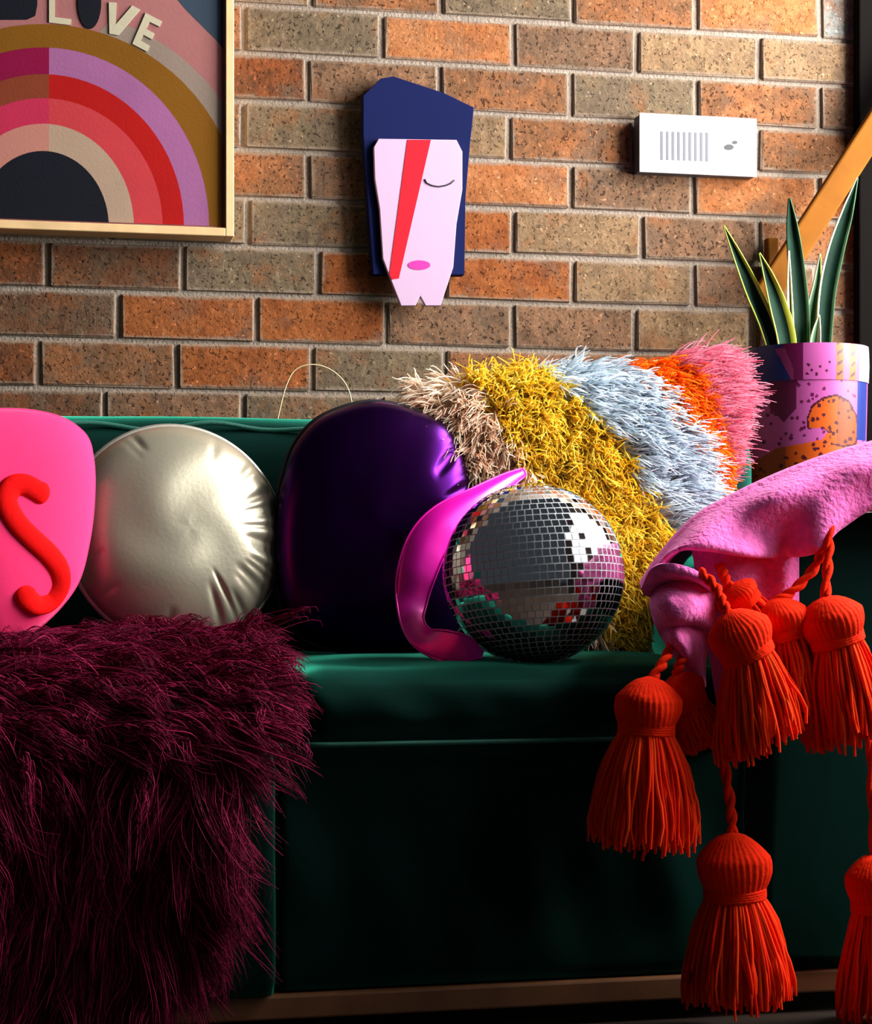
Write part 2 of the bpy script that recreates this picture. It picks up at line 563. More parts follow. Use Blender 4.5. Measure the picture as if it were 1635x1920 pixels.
def clip(pix, lvl):
    out = []
    for a, b in pix:
        p = P(a, b, YA - 0.00022 * lvl)
        out.append((min(max(p.x, ax0), ax1), min(max(p.z, az0), az1)))
    # drop repeats
    res = []
    for q in out:
        if not res or (abs(q[0] - res[-1][0]) + abs(q[1] - res[-1][1])) > 1e-5: res.append(q)
    return res
def shape(name, pix, lvl, mat):
    pts = clip(pix, lvl)
    slab(name, pts, YA - 0.00022 * lvl, YA + 0.002, mat, art)
shape('painted_field', [(328, -6), (350, 20), (380, 50), (405, 75), (430, 92), (430, -380), (300, -380), (310, -60)], 1, m_slate)
shape('painted_field', [(180, 66)] + ell(80, 425, 410, 410, 1.25, .25, 20) + [(430, 330), (380, 300)], 1, m_bei)
shape('painted_field', [(-280, 38), (50, 37), (66, 30), (70, 10), (70, -120), (-280, -120)], 2, m_navy)
def half_ring(rx0, ry0, rx1, ry1, a0, a1):
    return ell(80, 425, rx1, ry1, a0, a1) + ell(80, 425, rx0, ry0, a1, a0)
arcs = [(375, 380, m_must, m_must), (312, 336, m_lil, m_mag), (265, 286, m_red, m_brn), (225, 241, m_cor, m_hot), (171, 193, m_cre, m_bls), (124, 142, m_navy, m_navy)]
for i, (rx, ry, mr_, ml_) in enumerate(arcs):
    lv = 3 + i
    full = [(80 + rx, 450)] + ell(80, 425, rx, ry, 0, PI) + [(80 - rx, 450)]
    shape('painted_arch', full, lv, mr_)
    if ml_ is not mr_:
        half = [(92, 450), (92, 425 - ry)] + ell(80, 425, rx, ry, PI / 2, PI) + [(80 - rx, 450)]
        o = shape('painted_arch', half, lv + .4, ml_)
# lettering LOVE
shape('painted_letter', [(92, -24), (103, -24), (103, 32), (134, 36), (133, 47), (92, 42)], 9.5, m_let)
shape('painted_letter', ell(168, 4, 22, 50, 0, 2 * PI, 30)[:-1], 9.5, m_navy)
shape('painted_letter', [(204, 4), (219, 5), (217, 46), (248, 10), (263, 18), (222, 66), (205, 63)], 9.5, m_let)
shape('painted_letter', [(273, 24), (304, 40), (299, 50), (281, 41), (274, 54), (290, 63), (285, 74), (269, 65), (264, 76), (281, 86), (276, 97), (248, 82)], 9.5, m_let)
# frame: four oak strips standing 9 mm off the canvas edge
fw_, gp = 0.0145, 0.004
YF = -0.062
box('frame_strip', ax1 + gp, ax1 + gp + fw_, YF, -0.004, az0 - gp - fw_, az1 + gp + fw_, M_oak, art, 0.0012, 1)
box('frame_strip', ax0 - gp - fw_, ax0 - gp, YF, -0.004, az0 - gp - fw_, az1 + gp + fw_, M_oak, art, 0.0012, 1)
box('frame_strip', ax0 - gp, ax1 + gp, YF, -0.004, az0 - gp - fw_, az0 - gp, M_oak, art, 0.0012, 1)
box('frame_strip', ax0 - gp, ax1 + gp, YF, -0.004, az1 + gp, az1 + gp + fw_, M_oak, art, 0.0012, 1)

# ------------------------------------------------------------------ face plaque (plain stripe in place of the emblem)
plq = empty('wall_plaque', P(785, 573, 0), 'angular navy and pale pink wooden face plaque on the brick wall', 'wall art')
m_hair = basic('navy_lacquer', lin(14, 22, 66), 0.85, bump=0.03, spec=.1)
m_face = basic('pale_pink_lacquer', lin(184, 154, 180), 0.8, bump=0.02, spec=.2)
m_bolt = basic('red_lacquer', lin(206, 10, 32), 0.7, spec=.2)
m_lip = basic('magenta_lacquer', lin(200, 24, 140), 0.55)
m_lash = basic('black_line_paint', lin(30, 22, 34), 0.6)
pxslab('hair_panel', [(681, 179), (714, 147), (738, 143), (832, 174), (888, 201), (888, 210), (882, 264), (873, 371), (871, 515), (700, 514), (690, 380), (681, 252)], -0.034, 0.026, m_hair, plq, 0.001)
pxslab('face_panel', [(710, 260), (701, 276), (703, 336), (712, 392), (718, 485), (730, 517), (752, 573), (779, 573), (788, 555), (798, 573), (826, 573), (850, 501), (856, 420), (867, 355), (867, 284), (856, 262)], -0.044, 0.010, m_face, plq, 0.001)
pxslab('stripe', [(764, 262), (808, 262), (748, 522), (735, 524), (730, 515)], -0.0448, 0.0012, m_bolt, plq)
pxslab('mouth', ell(786, 497, 21, 9, 0, 2 * PI, 24)[:-1], -0.0448, 0.0012, m_lip, plq)
arc = [(796, 336), (800, 343), (810, 348), (822, 350), (835, 348), (845, 344), (852, 338)]
tube('eyelid', [P(a, b, -0.0445) for a, b in arc], 0.0014, m_lash, plq, 6)

# ------------------------------------------------------------------ intercom
ic = empty('intercom_panel', P(1308, 332, 0), 'white rectangular intercom panel with vertical slots on the brick wall', 'intercom')
m_icw = basic('white_plastic', lin(178, 180, 186), 0.6, bump=0.01, spec=.2)
m_icg = basic('grey_plastic_body', lin(70, 72, 78), 0.5)
m_slot = basic('slot_grey', lin(92, 92, 100), 0.6)
m_logo = basic('logo_charcoal', lin(40, 40, 44), 0.5)
a, b_ = P(1199, 211, -0.032), P(1419, 332, -0.032)
box('faceplate', a.x, b_.x, -0.032, -0.0295, b_.z, a.z, m_icw, ic, 0.0008, 2)
box('body', a.x - .0005, b_.x - .001, -0.030, -0.001, b_.z + .001, a.z - .003, m_icg, ic, 0.0015, 1)
for i in range(9):
    xs = 1241 + i * 10.6
    p0, p1 = P(xs - 2.2, 246 + i * .35, -0.0324), P(xs + 2.2, 300 + i * .35, -0.0324)
    box('slot', p0.x, p1.x, -0.0325, -0.0315, p1.z, p0.z, m_slot, ic)
pxslab('logo', ell(1367, 276, 9, 5.5, .6, .6 + 2 * PI, 16)[:-1], -0.0326, 0.001, m_logo, ic)
pxslab('logo', ell(1378, 267, 5, 3.2, .6, .6 + 2 * PI, 14)[:-1], -0.0326, 0.001, m_logo, ic)

# ------------------------------------------------------------------ sofa
YS = -0.97
sofa = empty('sofa', (P(600, HZ, -0.6).x, -0.6, 0.0), 'dark green velvet sofa with piped seat cushions against the brick wall', 'sofa')
SXR = P(1240, HZ, YS).x          # inner face of the right arm
SXM = P(549, HZ, YS).x           # joint between the seat cushions
SXL = SXM - (SXR - SXM) * 1.25
ARW = 0.42


def soft_box(name, x0, x1, y0, y1, z0, z1, mat, parent, crown=0.012, r=0.035, front_bulge=0.01, seed=0, nx=40, ny=22, nz=10, fold=0.0):
    """rounded upholstery block: subdivided box mapped to a rounded one with crown and small waves"""
    rr = random.Random(seed)
    bm = bmesh.new()
    pts = {}
    def gv(i, j, k):
        key = (i, j, k)
        if key in pts: return pts[key]
        u, v, w = i / nx, j / ny, k / nz
        hx, hy, hz = (x1 - x0) / 2, (y1 - y0) / 2, (z1 - z0) / 2
        p = Vector(((u * 2 - 1) * hx, (v * 2 - 1) * hy, (w * 2 - 1) * hz))
        q = Vector((max(-hx + r, min(hx - r, p.x)), max(-hy + r, min(hy - r, p.y)), max(-hz + r, min(hz - r, p.z))))
        d = p - q
        if d.length > 1e-9: p = q + d.normalized() * r
        eu, ev = 1 - (2 * u - 1) ** 2, 1 - (2 * v - 1) ** 2
        ew = 1 - (2 * w - 1) ** 2
        p.z += crown * (eu ** .5) * (ev ** .5) * (w * 2 - 1)
        p.y -= front_bulge * (eu ** .35) * ew if v < .5 else 0
        if fold:
            p.y += fold * ew * (math.sin(u * 23 + seed) * .5 + math.sin(u * 41 + w * 5) * .3 + math.sin(u * 9 + w * 8) * .6) if v < .5 else 0
        p.z += .002 * math.sin(u * 17 + seed) * math.sin(v * 9)
        vv = bm.verts.new(p + Vector(((x0 + x1) / 2, (y0 + y1) / 2, (z0 + z1) / 2)))
        pts[key] = vv
        return vv
    def quad(a, b, c, d):
        bm.faces.new((gv(*a), gv(*b), gv(*c), gv(*d)))
    for i in range(nx):
        for j in range(ny):
            quad((i, j, 0), (i, j + 1, 0), (i + 1, j + 1, 0), (i + 1, j, 0)); quad((i, j, nz), (i + 1, j, nz), (i + 1, j + 1, nz), (i, j + 1, nz))
        for k in range(nz):
            quad((i, 0, k), (i + 1, 0, k), (i + 1, 0, k + 1), (i, 0, k + 1)); quad((i, ny, k), (i, ny, k + 1), (i + 1, ny, k + 1), (i + 1, ny, k))
    for j in range(ny):
        for k in range(nz):
            quad((0, j, k), (0, j, k + 1), (0, j + 1, k + 1), (0, j + 1, k)); quad((nx, j, k), (nx, j + 1, k), (nx, j + 1, k + 1), (nx, j, k + 1))
    bmesh.ops.recalc_face_normals(bm, faces=bm.faces[:])
    return bm_obj(name, bm, mat, parent, smooth=True)


SZ = HC - 0.145                  # seat front top
SP = HC - (1398 - HZ) / SC(800, YS)   # seat cushion bottom (piping)
seatR = soft_box('seat_cushion', SXM + .004, SXR + .115, YS, -0.46, SP, SZ + .006, M_velvet, sofa, crown=.004, r=.042, front_bulge=.012, seed=1, fold=.004, nx=90)
seatL = soft_box('seat_cushion', SXL, SXM - .004, YS, -0.46, SP, SZ + .006, M_velvet, sofa, crown=.012, r=.042, front_bulge=.012, seed=2, fold=.003, nx=60)
def seat_piping(xa, xb, par):
    y, z, q = YS - .004, SP + .004, .035
    pts = [(xa, -.5, z), (xa, y + q * 1.2, z)] + [(xa + q - q * math.cos(t), y + q - q * math.sin(t), z) for t in np.linspace(.2, PI / 2, 6)]
    pts += [(x, y - .004 * math.sin(PI * (x - xa) / (xb - xa)), z) for x in np.linspace(xa + q * 1.3, xb - q * 1.3, 14)]
    pts += [(xb - q + q * math.sin(t), y + q - q * math.cos(t), z) for t in np.linspace(.1, PI / 2, 6)] + [(xb, -.5, z)]
    tube('piping', [Vector(p) for p in pts], 0.0032, M_velvet_pipe, par, 8)
seat_piping(SXM + .004, SXR + .115, seatR)
seat_piping(SXL, SXM - .004, seatL)
soft_box('base', SXM - .018, SXR + .125, YS + .012, -0.36, 0.056, SP - .001, M_velvet, sofa, crown=0, r=.012, front_bulge=.002, seed=5, fold=.006, nx=120, nz=14)
soft_box('base', SXL, SXM - .020, YS - .012, -0.36, 0.056, SP - .001, M_velvet, sofa, crown=0, r=.012, front_bulge=.002, seed=6, fold=.004, nx=80, nz=14)
ZBK = HC + (HZ - 790) / SC(400, -0.42)
bk = soft_box('backrest', SXL, SXR + ARW * .8, -0.47, -0.31, 0.10, ZBK, M_velvet, sofa, crown=.006, r=.05, front_bulge=.015, seed=8, nx=90, nz=24)
def wavy(x): return .004 * math.sin(x * 26) + .003 * math.sin(x * 41 + 1)
tube('piping', [Vector((x, -0.462 + .004 * math.sin(x * 30), ZBK - .012 + wavy(x))) for x in np.linspace(SXL + .03, SXR + .1, 60)], .0036, M_velvet_pipe, bk, 8)
box('base_rail', SXL - .05, SXR + ARW, YS + .004, YS + .05, 0.026, 0.056, M_rail, sofa, .003, 2)
for lx in (SXL + .02, SXR + .16):
    for ly in (YS + .06, -0.40):
        box('leg', lx - .02, lx + .02, ly - .02, ly + .02, 0.0, 0.03, M_rail, sofa, .003, 1)


def arm(xa, xb, ztop, name='arm'):
    xc, r = (xa + xb) / 2, (xb - xa) / 2
    prof = [(xa + .02, .056)] + [(xa + .02, z) for z in np.linspace(.15, ztop - r * 1.35, 5)]
    prof += [(xc - r * math.cos(t), ztop - r * .85 + r * .85 * math.sin(t)) for t in np.linspace(-.35, PI + .35, 26)]
    prof += [(xb - .02, z) for z in np.linspace(ztop - r * 1.35, .15, 5)] + [(xb - .02, .056)]
    ys = [YS + .03, YS + .008, YS, YS - .002]
    ins = [0, .003, .012, .03]
    rows = []
    n = len(prof)
    verts, faces = [], []
    for y, d in [(-0.33, 0)] + list(zip(ys, ins)):
        for (x, z) in prof:
            dx, dz = xc - x, (ztop * .55) - z
            L = math.hypot(dx, dz) + 1e-6
            verts.append((x + dx / L * d, y, z + dz / L * d))
    for i in range(4):
        for k in range(n):
            a, b = i * n + k, i * n + (k + 1) % n
            faces.append((a, b, b + n, a + n))
    faces.append(tuple(range(n - 1, -1, -1))); faces.append(tuple(4 * n + k for k in range(n)))
    return obj(name, verts, faces, M_velvet, sofa)
arm(SXR + .115, SXR + .115 + ARW, 0.665)
arm(SXL - ARW, SXL, 0.665)


# ------------------------------------------------------------------ cushions
def cushion(name, loc, radius_fn, T, mat, rotz=0, tilt=0, roll=0, creases=(), nth=260, nr=44, prof=0.5, label=None, cat='cushion', flat=1.0, waves=0.0, seed=0, back=1.0, dip=0.0):
    """star-shaped stuffed cushion in the x-z plane facing -y; radius_fn(theta)->metres"""
    th = np.linspace(0, 2 * PI, nth, endpoint=False)
    R = np.array([radius_fn(t) for t in th])
    rs = np.sin(np.linspace(0, PI / 2, nr)) ; rs[0] = 0.0
    verts, faces = [], []
    M = Matrix.Rotation(rotz, 4, 'Z') @ Matrix.Rotation(tilt, 4, 'X') @ Matrix.Rotation(roll, 4, 'Y')
    rr = random.Random(seed)
    ph = [rr.uniform(0, 6) for _ in range(6)]
    for side in (-1, 1):
        for i, r in enumerate(rs):
            if side == 1 and i == nr - 1: continue
            h = max(0.0, 1 - r ** 2.4) ** prof
            if dip: h -= dip * math.exp(-((r - 0.0) / .55) ** 2)
            h = h * T * (1 if side < 0 else back)
            for j, t in enumerate(th):
                hh = h
                for (ct, cw, ci, cd) in creases:
                    dt = (t - ct + PI) % (2 * PI) - PI
                    if abs(dt) < cw * 3 and r > ci:
                        s = (r - ci) / (1 - ci)
                        hh -= cd * math.exp(-(dt / cw) ** 2) * math.sin(min(1, s) * PI) ** .8
                if waves: hh += waves * math.sin(3 * t + ph[0] + 4 * r) * math.sin(5 * r + ph[1]) * (1 - r) * r * 2
                p = Vector((R[j] * r * math.cos(t), side * hh, R[j] * r * math.sin(t)))
                verts.append(M @ p)
    n1 = nr * nth
    for i in range(nr - 1):
        for j in range(nth):
            a, b = i * nth + j, i * nth + (j + 1) % nth
            faces.append((a, a + nth, b + nth, b))
    for i in range(nr - 1):
        for j in range(nth):
            jn = (j + 1) % nth
            a, b = n1 + i * nth + j, n1 + i * nth + jn
            if i < nr - 2: c, d = b + nth, a + nth
            else: c, d = (nr - 1) * nth + jn, (nr - 1) * nth + j
            faces.append((a, b, c, d))
    e = empty(name, loc, label, cat)
    me = bpy.data.meshes.new('cover')
    me.from_pydata([tuple(v) for v in verts], [], faces)
    me.materials.append(mat)
    bmx = bmesh.new(); bmx.from_mesh(me)
    bmesh.ops.remove_doubles(bmx, verts=bmx.verts[:], dist=1e-6)
    bmesh.ops.recalc_face_normals(bmx, faces=bmx.faces[:])
    bmx.to_mesh(me); bmx.free()
    me.polygons.foreach_set('use_smooth', [True] * len(me.polygons))
    o = bpy.data.objects.new('cover', me); C.objects.link(o); o.parent = e
    ring = [M @ Vector((R[j] * math.cos(t), 0, R[j] * math.sin(t))) for j, t in enumerate(th)]
    return e, ring, M


def add_piping(e, ring, rad, mat):
    v, f = tube_geo(ring, rad, 8, True)
    o = obj('piping', v, f, mat)
    o.parent = e
    return o


def outline_fn(pix, cx, cy, s, fx=1.0):
    """closed pixel outline -> radius(theta) about centre, metres (smooth)"""
    pts = np.array([((a - cx) / s / fx, (cy - b) / s) for a, b in pix])
    pts = np.vstack([pts[-2:], pts, pts[:2]])
    fine = crom(pts, 10)
    ang = np.arctan2(fine[:, 1], fine[:, 0]); rad = np.hypot(fine[:, 0], fine[:, 1])
    o = np.argsort(ang); ang, rad = ang[o], rad[o]
    ang = np.concatenate([ang - 2 * PI, ang, ang + 2 * PI]); rad = np.tile(rad, 3)
    return lambda t: float(np.interp((t + PI) % (2 * PI) - PI, ang, rad))


m_silver = basic('pale_gold_metallic_leather', lin(188, 180, 156), 0.34, metal=0.65, bump=0.06, bscale=160, var=0.05, vscale=9)
m_silpipe = basic('silver_piping', lin(214, 210, 196), 0.35, metal=0.8, bump=0.05, bscale=200)
m_purple = basic('dark_purple_satin', lin(54, 4, 78), 0.27, metal=0.95, bump=0.05, bscale=14)
m_purpipe = basic('black_piping', lin(14, 10, 20), 0.6)
m_pink = basic('hot_pink_velvet', lin(238, 48, 106), 0.8, spec=.1, bump=0.08, bscale=60, var=0.05, vscale=6, sheen=0.35, sheencol=lin(255, 170, 220))
m_redfelt = basic('red_felt', lin(226, 4, 4), 0.85, bump=0.1, bscale=150, spec=.1)
m_magenta = basic('magenta_satin', lin(228, 2, 170), 0.34, metal=0.25, bump=0.04, bscale=20)

# silver round cushion
yc = -0.61
s_ = SC(335, yc)
rr = random.Random(3)
cr_ = [(-1.25 + 2.0 * (i_ + rr.uniform(.1, .9)) / 15, rr.uniform(.03, .065), rr.uniform(.42, .66), rr.uniform(.0025, .0065)) for i_ in range(15)]
cr_ += [(rr.uniform(.8, 5), rr.uniform(.03, .06), rr.uniform(.6, .8), rr.uniform(.001, .003)) for _ in range(7)]
sil, ring, _m = cushion('round_cushion', P(332, 1003, yc), lambda t: 208 / s_, .062, m_silver, rotz=.22, tilt=-.16, creases=cr_,
                        label='round pale gold metallic leather cushion beside the pink letter cushion', waves=.004, seed=2, prof=.55)
add_piping(sil, ring, .0042, m_silpipe)

# purple cushion
yc = -0.60
s_ = SC(708, yc)
cr_ = [(rr.uniform(-.3, .9), rr.uniform(.03, .07), rr.uniform(.5, .75), rr.uniform(.002, .005)) for _ in range(8)]
pur, ring, _m = cushion('round_cushion', P(708, 998, yc), outline_fn([(895, 985), (885, 890), (845, 800), (775, 765), (705, 752), (640, 765), (585, 795), (545, 850), (522, 930), (512, 1020), (520, 1110), (545, 1175), (600, 1210), (700, 1226), (800, 1218), (860, 1180), (888, 1090)], 708, 998, s_),
                        .065, m_purple, rotz=-.02, tilt=-.06, creases=cr_, label='dark purple satin round cushion with black piping behind the mirror ball', waves=.003, seed=4, prof=.42)
add_piping(pur, ring, .004, m_purpipe)

# pink cushion with red letter S
yc = -0.76
s_ = SC(0, yc)
pk_out = [(178, 820), (186, 870), (183, 940), (172, 1010), (150, 1085), (112, 1138), (60, 1182), (10, 1204), (-40, 1206), (-100, 1170), (-150, 1110), (-185, 1030), (-200, 940), (-200, 870), (-180, 815), (-140, 785), (-80, 770), (-10, 766), (60, 765), (120, 775), (155, 793)]
pink, ring, PM = cushion('letter_cushion', P(0, 985, yc), outline_fn(pk_out, 0, 985, s_), .05, m_pink, rotz=.32, tilt=-.10, label='hot pink velvet cushion with a red letter S at the left edge', seed=5, prof=.5, back=.6)
add_piping(pink, ring, .0025, m_pink)
spath = [(66, 932), (58, 938), (46, 934), (42, 922), (20, 912), (-2, 918), (-14, 938), (-8, 965), (12, 995), (40, 1022), (72, 1046), (94, 1072), (98, 1098), (86, 1126), (58, 1142), (34, 1134), (22, 1118)]
sp = []
for a, b in crom(np.array([(74, 938), (54, 930), (30, 918), (8, 920), (-6, 938), (-4, 962), (14, 992), (42, 1020), (72, 1046), (92, 1072), (96, 1100), (80, 1128), (52, 1138), (30, 1126), (20, 1106)]), 8):
    lx, lz = (a - 0) / s_, (985 - b) / s_
    Rf = outline_fn(pk_out, 0, 985, s_)
    t = math.atan2(lz, lx); r = min(.98, math.hypot(lx, lz) / Rf(t))
    h = .05 * (1 - r ** 2.4) ** .5
    sp.append((PM @ Vector((lx, -h - .001, lz))))
rad = [.0145 + .002 * (max(0, 1 - i / 9) + max(0, 1 - (len(sp) - 1 - i) / 9)) for i in range(len(sp))]
for i in range(7):
    k_ = math.sqrt(max(.02, 1 - ((7 - i) / 7.0) ** 2)); rad[i] *= k_; rad[-1 - i] *= k_
v, f = tube_geo(sp, rad, 14)
nrmS = PM @ Vector((0, -1, 0))
vv_ = []
for i, q in enumerate(v):      # flatten the stroke against the cover like a felt applique
    c_ = sp[i // 14]; d_ = q - c_
    vv_.append(c_ + d_ - nrmS * d_.dot(nrmS) * .72)
o = obj('letter_s', vv_, f, m_redfelt); o.parent = pink
put(o, label='red felt letter S')

# magenta satin ribbon curling round the ball onto the seat
rbn = [  # pixel centre, y, width px, tilt of the band away from the viewer
    (985, 884, -.63, 14, 1.0), (950, 903, -.655, 30, .9), (896, 940, -.69, 52, .75), (842, 976, -.71, 70, .65), (806, 1016, -.72, 76, .6),
    (784, 1070, -.73, 72, .6), (773, 1125, -.74, 58, .55), (774, 1166, -.77, 44, .45), (796, 1198, -.81, 46, .25), (838, 1212, -.85, 58, .15), (874, 1218, -.875, 48, .15), (905, 1228, -.885, 10, .2)]
arr = crom(np.array([(q[0], q[1], q[2] * 1000, q[3], q[4]) for q in rbn]), 8)
rib_root = P(838, 1240, -.78)
rib = empty('satin_ribbon', rib_root, 'magenta satin ribbon curling around the mirror ball onto the seat', 'ribbon')
nw = 11
verts, faces = [], []
for i in range(len(arr)):
    q0, q1 = arr[max(0, i - 1)], arr[min(len(arr) - 1, i + 1)]
    c_ = P(arr[i][0], arr[i][1], arr[i][2] / 1000)
    tg = (P(q1[0], q1[1], q1[2] / 1000) - P(q0[0], q0[1], q0[2] / 1000)).normalized()
    side = tg.cross(Vector((0, -1, 0))).normalized()       # in the view plane, across the band
    w_ = arr[i][3] / SC(arr[i][0], arr[i][2] / 1000) / 2
    for k in range(nw):
        u = -1 + 2 * k / (nw - 1)
        verts.append(c_ + side * (w_ * u) + Vector((0, 1, 0)) * (w_ * arr[i][4] * (.9 * (u * u) * (1 if u > 0 else .35) - .15)))
obj('band', verts, grid_faces(len(arr), nw), m_magenta, rib).modifiers.new('thick', 'SOLIDIFY').thickness = .002
hem_a = [Vector(verts[i * nw]) for i in range(len(arr))]
hem_b = [Vector(verts[i * nw + nw - 1]) for i in range(len(arr))]
tube('hem', hem_a, .0016, m_magenta, rib, 6)
tube('hem', hem_b, .0016, m_magenta, rib, 6)

# ------------------------------------------------------------------ mirror ball
YBALL = -0.84
s_ = SC(1000, YBALL)
BRAD = 170 / s_
bc = P(1000, 1076, YBALL)
m_mirror = basic('mirror_glass', (0.92, 0.93, 0.94, 1), 0.03, metal=1.0)
m_grout = basic('ball_core_silver', lin(215, 216, 218), 0.5)
ball = empty('mirror_ball', (bc.x, bc.y, bc.z - BRAD), 'mirrored disco ball resting on the green seat cushion', 'mirror ball')
bm = bmesh.new()
bmesh.ops.create_uvsphere(bm, u_segments=64, v_segments=40, radius=BRAD - .0006)
bmesh.ops.translate(bm, verts=bm.verts[:], vec=bc)
bm_obj('core', bm, m_grout, ball, smooth=True)
pitch = BRAD * 0.0825
TM = Matrix.Rotation(-.05, 4, 'Y') @ Matrix.Rotation(-.12, 4, 'X')
tiles = []
nrow = int(round(PI * BRAD / pitch))
rt = random.Random(5)
for i in range(nrow):
    la_ = -PI / 2 + PI * (i + .5) / nrow
    n = max(3, int(round(2 * PI * BRAD * math.cos(la_) / pitch)))
    off = rt.uniform(0, 1)
    for j in range(n):
        lo_ = 2 * PI * (j + off) / n
        nrm = TM @ Vector((math.cos(la_) * math.cos(lo_), math.cos(la_) * math.sin(lo_), math.sin(la_)))
        east = TM @ Vector((-math.sin(lo_), math.cos(lo_), 0))
        tiles.append((nrm, east))
vdir = (CAM - bc).normalized()
tiles.sort(key=lambda q: -q[0].dot(vdir))
hs = pitch * 0.425
me_tile = bpy.data.meshes.new('mirror_tile')
vv = [(-hs, -hs, -.0012), (hs, -hs, -.0012), (hs, hs, -.0012), (-hs, hs, -.0012), (-hs, -hs, .0006), (hs, -hs, .0006), (hs, hs, .0006), (-hs, hs, .0006)]
ff = [(3, 2, 1, 0), (4, 5, 6, 7), (0, 1, 5, 4), (1, 2, 6, 5), (2, 3, 7, 6), (3, 0, 4, 7)]
me_tile.from_pydata(vv, [], ff); me_tile.materials.append(m_mirror)
restv, restf = [], []
for i, (nrm, east) in enumerate(tiles):
    north = nrm.cross(east)
    n2 = (nrm + east * rt.gauss(0, .012) + north * rt.gauss(0, .012)).normalized()
    e2 = (east - n2 * east.dot(n2)).normalized()
    no2 = n2.cross(e2)
    Mx = Matrix((e2, no2, n2)).transposed().to_4x4()
    pos = bc + nrm * (BRAD - .0004)
    if i < 300:
        o = bpy.data.objects.new('mirror_tile', me_tile); C.objects.link(o)
        o.matrix_world = Matrix.Translation(pos) @ Mx
        o.parent = ball
        o.location = pos - ball.location
    else:
        b0 = len(restv)
        restv += [pos + (Mx @ Vector(q)) for q in vv]
        restf += [tuple(b0 + k for k in q) for q in ff]
o = obj('mirror_tiles', restv, restf, m_mirror, ball, smooth=False)
o['kind'] = 'stuff'

# ------------------------------------------------------------------ shaggy rainbow cushion
def plane_pt(px, py, y0, k, z0):
    p = P(px, py, y0)
    for _ in range(4):
        p = P(px, py, y0 + k * (p.z - z0))
    return p
def RP(px, py, d=0.0):
    return plane_pt(px, py, -0.562 + .16 * (px - 1020) / 1220, 0.10, 0.5) + Vector((.15 * d, -d, 0))
rb_c = (740, 1170)
RBX = RP(1060, 1215)
rain = empty('shaggy_cushion', (RBX.x, RBX.y, RBX.z), 'shaggy yarn rainbow cushion in peach, mustard, blue, orange and pink stripes', 'cushion')
edge = [(790, 735), (870, 712), (1000, 700), (1120, 695), (1230, 675), (1310, 670), (1355, 715), (1352, 790), (1325, 900), (1285, 985), (1235, 1060), (1205, 1150), (1170, 1205), (1050, 1210), (930, 1190), (860, 1100), (800, 950), (775, 830)]
cxr, cyr = 1070, 930
# stuffed body
efine = crom(np.array(edge + edge[:1]), 5)[:-1]
verts, faces = [], []
nr_ = 14; ne = len(efine)
for side in (-1, 1):
    for i in range(nr_):
        r = math.sin(i / (nr_ - 1) * PI / 2)
        h = .040 * max(0, 1 - r ** 2.5) ** .5
        for (a, b) in efine:
            verts.append(RP(cxr + (a - cxr) * r, cyr + (b - cyr) * r, -side * h))
for sgn in (0, 1):
    o0 = sgn * nr_ * ne
    for i in range(nr_ - 1):
        for j in range(ne):
            a, b = o0 + i * ne + j, o0 + i * ne + (j + 1) % ne
            faces.append((a, b, b + ne, a + ne) if sgn else (a, a + ne, b + ne, b))
m_rbase = basic('rainbow_backing', lin(224, 180, 110), 0.9, bump=0.1)
obj('cushion_body', verts, faces, m_rbase, rain)
from math import hypot
def in_poly(x, y, poly):
    c = False; n = len(poly); j = n - 1
    for i in range(n):
        if (poly[i][1] > y) != (poly[j][1] > y) and x < (poly[j][0] - poly[i][0]) * (y - poly[i][1]) / (poly[j][1] - poly[i][1]) + poly[i][0]: c = not c
        j = i
    return c
def bl(pts): return crom(np.array(pts, float), 12)
def resamp(c, n=60):
    d = np.concatenate([[0], np.cumsum(np.hypot(*np.diff(c, axis=0).T))]); d /= d[-1]
    q = np.linspace(0, 1, n)
    return np.stack([np.interp(q, d, c[:, 0]), np.interp(q, d, c[:, 1])], 1)
BL = [resamp(bl(q)) for q in (
    [(785, 722), (782, 760), (815, 830), (860, 890), (920, 960), (990, 1080), (1040, 1190)],
    [(862, 712), (900, 742), (934, 800), (960, 864), (1000, 930), (1070, 1050), (1120, 1190)],
    [(975, 702), (1037, 735), (1080, 795), (1130, 838), (1150, 890), (1200, 960), (1240, 1030), (1242, 1100), (1225, 1175)],
    [(1131, 698), (1200, 745), (1238, 796), (1276, 848), (1300, 900), (1300, 950), (1270, 1000)],
    [(1225, 690), (1262, 712), (1286, 755), (1296, 813), (1322, 862), (1325, 905), (1318, 935)],
    [(1280, 668), (1335, 685), (1358, 725), (1360, 775), (1346, 820), (1336, 850)])]
bands = [  # name, boundary index, colours, count, length, radius, curl, flow
    ('peach_pile', 0, lin(255, 222, 196), lin(255, 250, 236), 3000, .048, .0011, .25, -0.15),
    ('mustard_pile', 1, lin(252, 208, 36), lin(255, 246, 130), 5200, .040, .0014, 1.0, 0.10),
    ('pale_blue_pile', 2, lin(212, 228, 236), lin(246, 250, 254), 4200, .056, .0012, .22, 0.70),
    ('orange_pile', 3, lin(255, 116, 6), lin(255, 180, 60), 2600, .042, .0013, .6, 0.5),
    ('dusty_pink_pile', 4, lin(226, 128, 154), lin(252, 196, 212), 2800, .060, .0010, .18, 0.8),
]
def rain_h(px, py):
    # height of the body surface at a pixel (radial fraction of the edge outline)
    dx, dy = px - cxr, py - cyr
    ang = math.atan2(dy, dx)
    r = hypot(dx, dy) / max(1e-6, float(np.interp(ang, EA, ER)))
    return .040 * max(0, 1 - min(1, r) ** 2.5) ** .5, r
EA = np.arctan2(efine[:, 1] - cyr, efine[:, 0] - cxr); ER = np.hypot(efine[:, 0] - cxr, efine[:, 1] - cyr)
